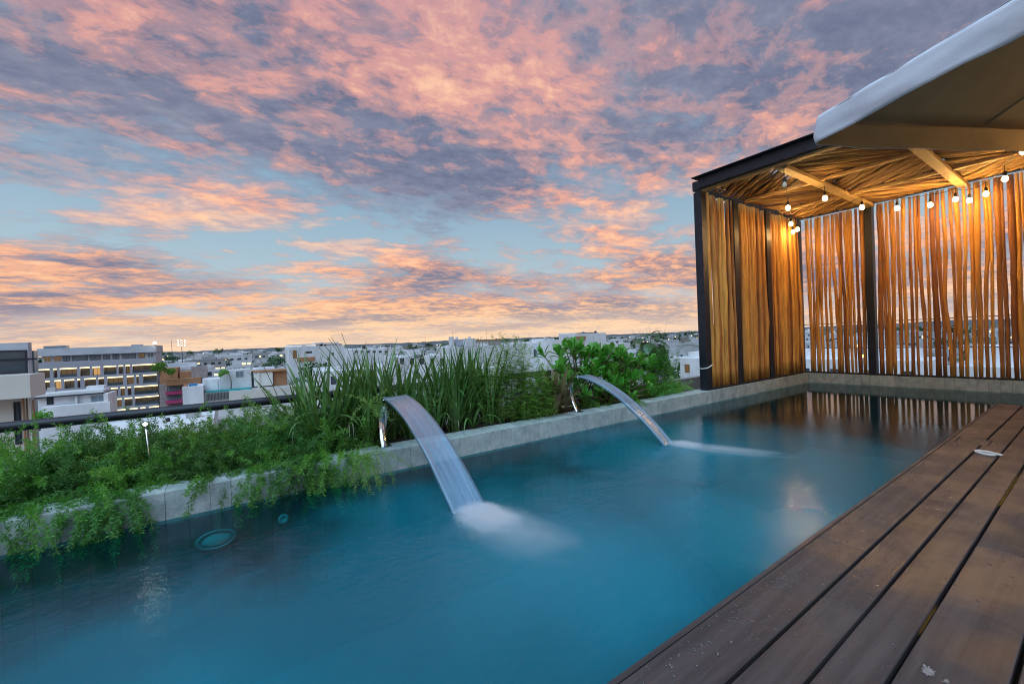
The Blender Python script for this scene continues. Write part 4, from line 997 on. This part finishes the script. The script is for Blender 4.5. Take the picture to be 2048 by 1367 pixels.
def rooftop_villa():
    D = 110; X = -D; a = empty('rooftop_villa', (X - 8, 0, GZ)); tag(a, 'white villa with a rooftop pool, palm wall and lattice screen', 'house')
    y0, y1 = wpx(362, 404, D); part(a, X - 8, X, y0, y1, GZ, zpx(380, 773, D), 'wall', render_w)
    tk = part(a, X - 3, X - 1.2, wpx(374, 0, D)[0], wpx(391, 0, D)[0], zpx(380, 773, D) + .002, zpx(380, 769, D) + .1, 'blue_cover', mk('blue_cover', (.03, .16, .34), (.05, .2, .4), .5, 1))
    part(a, X - 2.5, X - 1.4, wpx(364, 0, D)[0], wpx(372, 0, D)[0], zpx(380, 773, D) + .002, zpx(380, 770, D) + .1, 'planter', brownw)
    y0, y1 = wpx(404.2, 700, D); part(a, X - 9, X - .6, y0, y1, GZ, zpx(450, 783, D), 'wall', concrete)
    part(a, X - .58, X + .2, wpx(455, 0, D)[0], y1, GZ, zpx(500, 779, D), 'terrace_wall', beige)
    part(a, X - 4, X - .7, wpx(408, 0, D)[0], wpx(500, 0, D)[0], zpx(450, 783, D) + .002, zpx(450, 779, D), 'pool_strip', mk('far_pool', (.04, .30, .34), (.06, .36, .40), .15, 1))
    part(a, X - 10, X - 4.1, wpx(401, 0, D)[0], wpx(437, 0, D)[0], zpx(430, 782, D), zpx(420, 760, D), 'wall', render_w)
    part(a, X - 10, X - 4.05, wpx(437.2, 0, D)[0], wpx(503, 0, D)[0], zpx(450, 782, D), zpx(470, 741, D), 'wall', render_w)
    win(a, X - 4.04, *wpx(471, 487, D), zpx(480, 756, D), zpx(480, 743, D), glass_b, concrete, 1)
    part(a, X - 10, X - 4.5, wpx(503.2, 0, D)[0], wpx(508, 0, D)[0], zpx(505, 782, D), zpx(505, 744, D), 'wall', glass_d)
    ya, yb = wpx(509, 547, D); z0, z1 = zpx(525, 774, D), zpx(525, 746, D); l = a.location; n = 15
    for i in range(-n, n):
        for s in (1, -1):
            mb = MB(); yy_ = ya + (yb - ya) * (i + .5) / n; seg = [(X - 3.9 - l.x + (.03 if s > 0 else 0), yy_ + (t * s if s > 0 else -t + (z1 - z0)) , z0 + t) for t in (0, z1 - z0)]
            p, q = Vector(seg[0]), Vector(seg[1])
            # clip to the screen
            def cl(p, q):
                t0, t1 = 0, 1; d = q.y - p.y
                for e, sg in ((ya, 1), (yb, -1)):
                    tt = (e - p.y) / d
                    if (d * sg) > 0: t0 = max(t0, tt)
                    else: t1 = min(t1, tt)
                return t0, t1
            t0, t1 = cl(p, q)
            if t1 - t0 < .05: continue
            A, B = p.lerp(q, t0), p.lerp(q, t1); mb.tube([(A.x, A.y - l.y, A.z - l.z), (B.x, B.y - l.y, B.z - l.z)], .11, 4, smooth=False); mb.build('lattice_bar', whitep, a)
    part(a, X - 9, X - 3.6, ya - .2, yb + 3, z1 + .05, z1 + .4, 'pergola_roof', brownw); part(a, X - 3.8, X - 3.5, ya + .6, ya + 1.0, z0 - .5, z1, 'pillar', whitep)
    part(a, X - 9, X - 4.5, yb + .2, yb + 3, z0 - 1, z1, 'wall', brownw)
    for i in range(16):
        yq = wpx(410, 0, D)[0] + (wpx(454, 0, D)[0] - wpx(410, 0, D)[0]) * i / 15; part(a, X - .5, X - .42, yq, yq + .08, zpx(430, 800, D), zpx(430, 785, D), 'fence_bar', steel_dk)
    part(a, X - 2.2, X - 2.0, wpx(433, 0, D)[0], wpx(435, 0, D)[0], zpx(434, 783, D), zpx(434, 763, D), 'folded_parasol', greyw)
rooftop_villa()
# wind-bent palm on the villa terrace
pm = empty('palm_tree', at(462, 778, 0, -112)); tag(pm, 'small wind-bent palm against the white villa wall', 'palm')
MB().tube([(0, 0, 0), (0, .1, 1.8), (0, -.3, 3.6)], [.14, .11, .08], 6).build('trunk', stem_m, pm); pf = MB()
for i in range(16):
    az = R(rnd.uniform(140, 320)); el = rnd.uniform(.1, 1.0); L = rnd.uniform(1.5, 2.4); p = Vector((0, -.3, 3.6)); d = Vector((math.cos(az) * math.cos(el) * .6, -abs(math.sin(az)) * math.cos(el) - .2, math.sin(el))).normalized()
    for s in range(6):
        q = p + d * L / 6; sd = d.cross(Vector((1, 0, .3))).normalized() * .22; pf.add([p - sd, q - sd, q + sd, p + sd], [(0, 1, 2, 3)]); p = q; d = (d + Vector((0, -.05, -.28))).normalized()
tag(pf.build('crown', fern_m, pm), kind='stuff')

def block(px0, px1, py, D, label, depth=10, wins=(), m=render_w, extra=(), name='white_building'):
    ya, yb = wpx(px0, px1, D); zt = zpx((px0 + px1) / 2, py, D); a = empty(name, (-D - depth / 2, (ya + yb) / 2, GZ)); tag(a, label, 'building')
    part(a, -D - depth, -D, ya, yb, GZ, zt, 'wall', m)
    part(a, -D - depth, -D - depth + .3, ya, yb, zt + .002, zt + .5, 'parapet', m)
    for (w0, w1, t, b_, g, mu) in wins: win(a, -D, *wpx(w0, w1, D), zpx((w0 + w1) / 2, b_, D), zpx((w0 + w1) / 2, t, D), g, steel_dk, mu)
    for (w0, w1, t, b_, d0, d1, mm, nm) in extra: part(a, -D - d1, -D - d0, *wpx(w0, w1, D), zpx((w0 + w1) / 2, b_, D), zpx((w0 + w1) / 2, t, D), nm, mm)
    r_ = random.Random(int(px0 * 7 + D)); l_ = a.location
    for q in range(1 + int((yb - ya) / 14)):
        ty = r_.uniform(ya + 1, yb - 1); tx = -D - r_.uniform(depth * .35, depth * .8); k = D / 150
        MB().lathe([(.55 * k, 0), (.6 * k, .15 * k), (.6 * k, .95 * k), (.45 * k, 1.1 * k), (.18 * k, 1.25 * k)], 10, (tx - l_.x, ty - l_.y, zt + .003 - l_.z)).build('water_tank', black if r_.random() < .6 else concrete, a)
        MB().box(tx - 1.5 - l_.x, tx - .7 - l_.x, ty + 1.2 - l_.y, ty + 2.3 - l_.y, zt + .003 - l_.z, zt + .8 - l_.z).build('cooling_unit', concrete, a)
    return a
block(578, 690, 692, 190, 'white rooftop building with a railed terrace behind the strap leaves', 12, [(586, 594, 700, 716, room2, 0), (612, 625, 702, 706, glass_d, 0), (664, 668, 705, 710, glass_d, 0), (655, 660, 714, 720, glass_d, 0)], extra=[(578, 626, 688, 690, -.3, 6, render_w, 'canopy'), (632, 676, 684.5, 687, 0, 8, render_w, 'canopy'), (634, 640, 687.2, 691.8, 1, 1.5, render_w, 'pillar'), (655, 676, 687.2, 691.8, 1, 7, render_w, 'wall'), (606, 612, 690.2, 691.9, 0, .6, render_w, 'pillar'), (594, 630, 714, 722, -.3, -.05, brownw, 'terrace_fence')])
block(906, 1006, 692, 140, 'white building with tall stair blocks above the strap leaves', 14, [(1012, 1016, 700, 712, glass_d, 0)], extra=[(906, 909.5, 673, 691.8, 0, 3, render_w, 'pillar'), (923, 926, 673, 691.8, 3.2, 4.5, render_w, 'pillar'), (909.6, 934, 678, 691.8, 3, 4, greyw, 'wall'), (934.2, 953, 676.5, 691.8, 0, 3, render_w, 'stair_block'), (941, 944, 673, 676.4, .2, 1.5, render_w, 'pillar'), (953.2, 981, 681, 691.8, 1, 5, render_w, 'wall'), (953.2, 1005, 679, 680.8, .5, 6, brownw, 'canopy'), (981.2, 1004.8, 681, 691.8, .6, 5, stonew, 'wall')])
block(1007, 1058, 688, 150, 'plain white building left of the flat-roofed block', 12, [(1042, 1050, 694, 695.5, glass_d, 0)])
block(1058, 1094, 685, 110, 'pale block with a tall glass strip next to the green shrub', 8, [(1068, 1072, 698, 714, glass_d, 0), (1073, 1080, 700, 712, glass_b, 1), (1081.5, 1093, 691, 712, glass_d, 2)])
block(1094.5, 1140, 679, 105, 'white block just above the round-leaved shrub', 8, [], extra=[(1108, 1112, 677.5, 678.8, 1, 2, steel_dk, 'roof_unit')])
block(1152, 1214, 666, 150, 'tall white block standing highest above the round-leaved shrub', 12, [], extra=[(1166, 1194, 664.5, 665.8, 1, 4, steel_dk, 'roof_unit'), (1140, 1151.8, 674, 690, -.5, 4, stonew, 'wall'), (1151, 1172, 672, 678, -.6, -.1, brownw, 'canopy')])
block(1214.5, 1262, 686, 170, 'low white building right of the tallest white block', 12, [(1238, 1246, 688, 693, glass_d, 0)])
block(700, 790, 697, 220, 'distant pale building row behind the strap leaves', 12, [(710 + 12 * i, 716 + 12 * i, 701, 705, glass_d, 0) for i in range(6)])
block(792, 902, 712, 130, 'wide white building hidden behind the strap leaves', 12, [(800 + 20 * i, 808 + 20 * i, 716, 728, glass_d, 0) for i in range(5)], extra=[(822, 850, 702, 711.8, 1, 6, render_w, 'stair_block'), (828, 845, 709, 714, -.3, -.05, glass_b, 'awning')])
block(640, 795, 738, 85, 'long low white house down behind the strap leaves', 9, [(660 + 26 * i, 670 + 26 * i, 752, 768, glass_d, 0) for i in range(5)])
block(900, 1060, 735, 75, 'low white house down behind the feathery ferns', 9, [(915 + 30 * i, 927 + 30 * i, 752, 770, glass_d, 0) for i in range(5)])
block(1190, 1400, 722, 100, 'low white house down behind the broad-leaved sapling', 9, [(1205 + 30 * i, 1215 + 30 * i, 730, 740, glass_d, 0) for i in range(6)])
block(1372, 1398, 668, 900, 'far grey tower block beside the dark front post', 20, [(1375 + 5 * i, 1378 + 5 * i, 671, 673, glass_d, 0) for i in range(5)], m=greyw)
block(430, 600, 830, 50, 'low grey roof under the dark handrail', 9, [], m=concrete)
block(150, 420, 866, 42, 'low white roof under the fern bed', 9, [])
# white house beyond the open stick wall
def beyond(x0, x1, y, zt, label, depth=10, m=render_w):
    a = empty('white_house', ((x0 + x1) / 2, y + depth / 2, GZ)); tag(a, label, 'house'); part(a, x0, x1, y, y + depth, GZ, zt, 'wall', m); part(a, x0 + 1, x1 - 2, y + 2, y + depth - 1, zt + .002, zt + 1.4, 'upper_floor', m)
    l = a.location; n = max(2, int((x1 - x0) / 4))
    for i in range(n):
        w0 = x0 + (x1 - x0) * (i + .3) / n; MB().box(w0 - l.x, w0 + 1.3 - l.x, y - .06 - l.y, y - .005 - l.y, zt - 3.4 - l.z, zt - 1.4 - l.z).build('window', glass_d if i % 3 else room2, a)
beyond(-8, 6, 48, -2.6, 'white house close behind the open stick wall')
beyond(-34, -14, 75, -4.0, 'white house further behind the open stick wall beyond the first')
beyond(-60, -40, 90, -5.2, 'white house far behind the stick wall corner', 12)
ol = empty('street_lamp', at(1724, 712, 1, 60) - Vector((0, 0, 9))); tag(ol, 'single orange street lamp seen through the open stick wall', 'street lamp')
MB().tube([(0, 0, -4.0), (0, 0, 8.8)], .06, 6).build('pole', steel_dk, ol); MB().ico((0, 0, 9.0), .16, 2).build('lamp', emit('sodium', (1, .36, .04), 45), ol)

# far houses and trees: one individual each
def house_mesh(seed):
    r_ = random.Random(seed); b = MB(); W, Dp, H = r_.uniform(9, 18), r_.uniform(9, 15), r_.uniform(6.5, 12.5)
    b.box(-Dp / 2, Dp / 2, -W / 2, W / 2, 0, H, 0)
    for a in (-1, 1): b.box(-Dp / 2, Dp / 2, a * W / 2 - .15, a * W / 2 + .15, H + .01, H + .9, 0)
    b.box(Dp / 2 - .15, Dp / 2 + .15, -W / 2 + .16, W / 2 - .16, H + .01, H + .9, 0)
    b.box(-Dp / 4, Dp / 4, -W / 4 + r_.uniform(-2, 2), W / 4, H + .01, H + r_.uniform(1.6, 2.8), 0); b.lathe([(.6, 0), (.6, 1.1), (.2, 1.4)], 8, (-Dp / 4, W / 3, H + .02), 1)
    fl = max(2, int(H / 3.1))
    for f in range(fl):
        y = -W / 2 + .9
        while y < W / 2 - 1.8:
            wd = r_.uniform(1.0, 2.6)
            if r_.random() < .8: b.box(Dp / 2 + .01, Dp / 2 + .08, y, y + wd, f * H / fl + .9, f * H / fl + 2.3, 2 if r_.random() < .20 else 1)
            y += wd + r_.uniform(.6, 1.6)
        x = -Dp / 2 + 1
        while x < Dp / 2 - 1.8:
            if r_.random() < .6: b.box(x, x + 1.4, -W / 2 - .08, -W / 2 - .01, f * H / fl + .9, f * H / fl + 2.3, 2 if r_.random() < .20 else 1)
            x += r_.uniform(2.2, 3.5)
    return b.mesh('house')
far_white = mk('far_render', (.40, .42, .46), (.55, .57, .60), .85, .3, vary=.35)
lit_win = emit('far_window', (1.0, .70, .34), 2.2)
hm = [house_mesh(i) for i in range(12)]
for me in hm:
    for q in (far_white, glass_d, lit_win): me.materials.append(q)
HL = ('pale flat-roofed house in the town below, one of many', 'far houses of the town')
r3 = random.Random(77); placed = []
def free(x, y, r):
    return all((x - a) ** 2 + (y - b) ** 2 > (r + c) ** 2 for a, b, c in placed)
for o in list(bpy.data.objects):
    if o.get('category') in ('building', 'house') and o.parent is None: placed.append((o.location.x, o.location.y, 16 if o.name.startswith('apart') else 11))
n = 0; tries = 0
while n < 295 and tries < 8000:
    tries += 1; az = R(r3.uniform(3, 108) if r3.random() < .55 else r3.uniform(72, 98)); d = 185 + 1900 * r3.random() ** 2.2; x, y = -d * math.sin(az), d * math.cos(az)
    if not free(x, y, 11 * (1 + d / 1500)): continue
    placed.append((x, y, 11)); o = new('house', r3.choice(hm)); s = 1 + d / 2600; h = r3.uniform(.75, 1.18); o.location = (x, y, GZ); o.rotation_euler = (0, 0, R(r3.choice((0, 0, 0, -90, 12, -20)))); o.scale = (s, s * r3.uniform(.8, 1.5), h)
    tag(o, HL[0], 'house', HL[1]); n += 1
def far_tree(seed):
    r_ = random.Random(seed); lf = MB()
    cl = [Vector((r_.gauss(0, 1.5), r_.gauss(0, 1.5), 5 + r_.uniform(-1, 1.8))) for _ in range(8)]
    for c in cl:
        for i in range(46):
            d = Vector((r_.gauss(0, 1), r_.gauss(0, 1), r_.gauss(0, 1))).normalized() * 1.5 * r_.random() ** .3; p = c + d; u = Vector((r_.uniform(-1, 1), r_.uniform(-1, 1), r_.uniform(-1, 1))).normalized(); v = u.orthogonal().normalized(); s = r_.uniform(.3, .55)
            lf.add([p - u * s, p + v * s * .6, p + u * s, p - v * s * .6], [(0, 1, 2, 3)])
    t = MB().tube([(0, 0, 0), (.1, 0, 2.5), (0, .1, 4.6)], [.3, .22, .1], 6); return lf.mesh('crown'), t.mesh('trunk')
ft_m = leafmat('tree_green', (.025, .07, .03), (.05, .12, .045), .6, .15, .3, 1)
tms = [far_tree(i) for i in range(4)]
for a, b in tms: a.materials.append(ft_m); b.materials.append(stem_m)
n = 0; tries = 0
while n < 190 and tries < 8000:
    tries += 1; az = R(r3.uniform(2, 108)); d = 110 + 1500 * r3.random() ** 1.8; x, y = -d * math.sin(az), d * math.cos(az)
    if not free(x, y, 3) or (az > R(86) and d < 190): continue
    placed.append((x, y, 3)); root = empty('tree', (x, y, GZ), r3.uniform(0, 6)); s = r3.uniform(.9, 1.6) * (1 + d / 1400); root.scale = (s, s, s * .95); tag(root, 'round dark tree standing among the houses of the town', 'tree', 'trees of the town')
    a, b = r3.choice(tms); c = new('crown', a, None, root); c['kind'] = 'stuff'; new('trunk', b, None, root); n += 1
# far wooded rim on the horizon
rim = MB(); vs = []; M_ = 240
for i in range(M_ + 1):
    az = R(-5 + 120 * i / M_); hh = 8 + 10 * noise.noise((i * .09, 1, 0)) + 5 * noise.noise((i * .7, 2, 0)); hh = max(3, hh)
    for d, z in ((2900, GZ), (3000, GZ + hh + 14), (3200, GZ)): vs.append((-d * math.sin(az), d * math.cos(az), z))
rim.add(vs, [f for i in range(M_) for f in ((i * 3, i * 3 + 1, i * 3 + 4, i * 3 + 3), (i * 3 + 1, i * 3 + 2, i * 3 + 5, i * 3 + 4))], 0, True)
tag(rim.build('wooded_hills', mk('far_wood', (.07, .09, .10), (.12, .13, .15), .9, .02)), kind='structure')
# masts
def mast(px, ptop, D, label, lamps=False, w=.35):
    p = at(px, ptop, 0, -D); a = empty('floodlight_mast' if lamps else 'radio_mast', (p.x, p.y, GZ)); tag(a, label, 'mast'); h = p.z - GZ
    MB().tube([(0, 0, 0), (0, 0, h)], [w, w * .5], 6).build('pole', steel_dk, a)
    if lamps:
        for k, z in enumerate((h, h - 1.6, h - 3.2)):
            MB().box(-.2, .2, -2.2, 2.2, z - .1, z + .1).build('crossarm', steel_dk, a)
            for y in (-1.8, 0, 1.8): MB().ico((.5, y, z), .36, 1).build('lamp', MATS.get('stadium') or emit('stadium', (1, .95, .8), 9), a)
mast(363, 681, 380, 'tall floodlight mast with lit lamps right of the apartment building', True)
mast(343, 681, 420, 'thin dark mast right of the apartment building', False, .25)
for px, t, D in ((850, 668, 200), (972, 656, 150), (1058, 663, 140), (905, 662, 180)): mast(px, t, D, {850: 'thin aerial above the strap leaves', 972: 'thin aerial on the building with tall stair blocks', 1058: 'thin aerial at the edge of the pale block with glass strip', 905: 'thin aerial left of the building with tall stair blocks'}[px], False, .07)
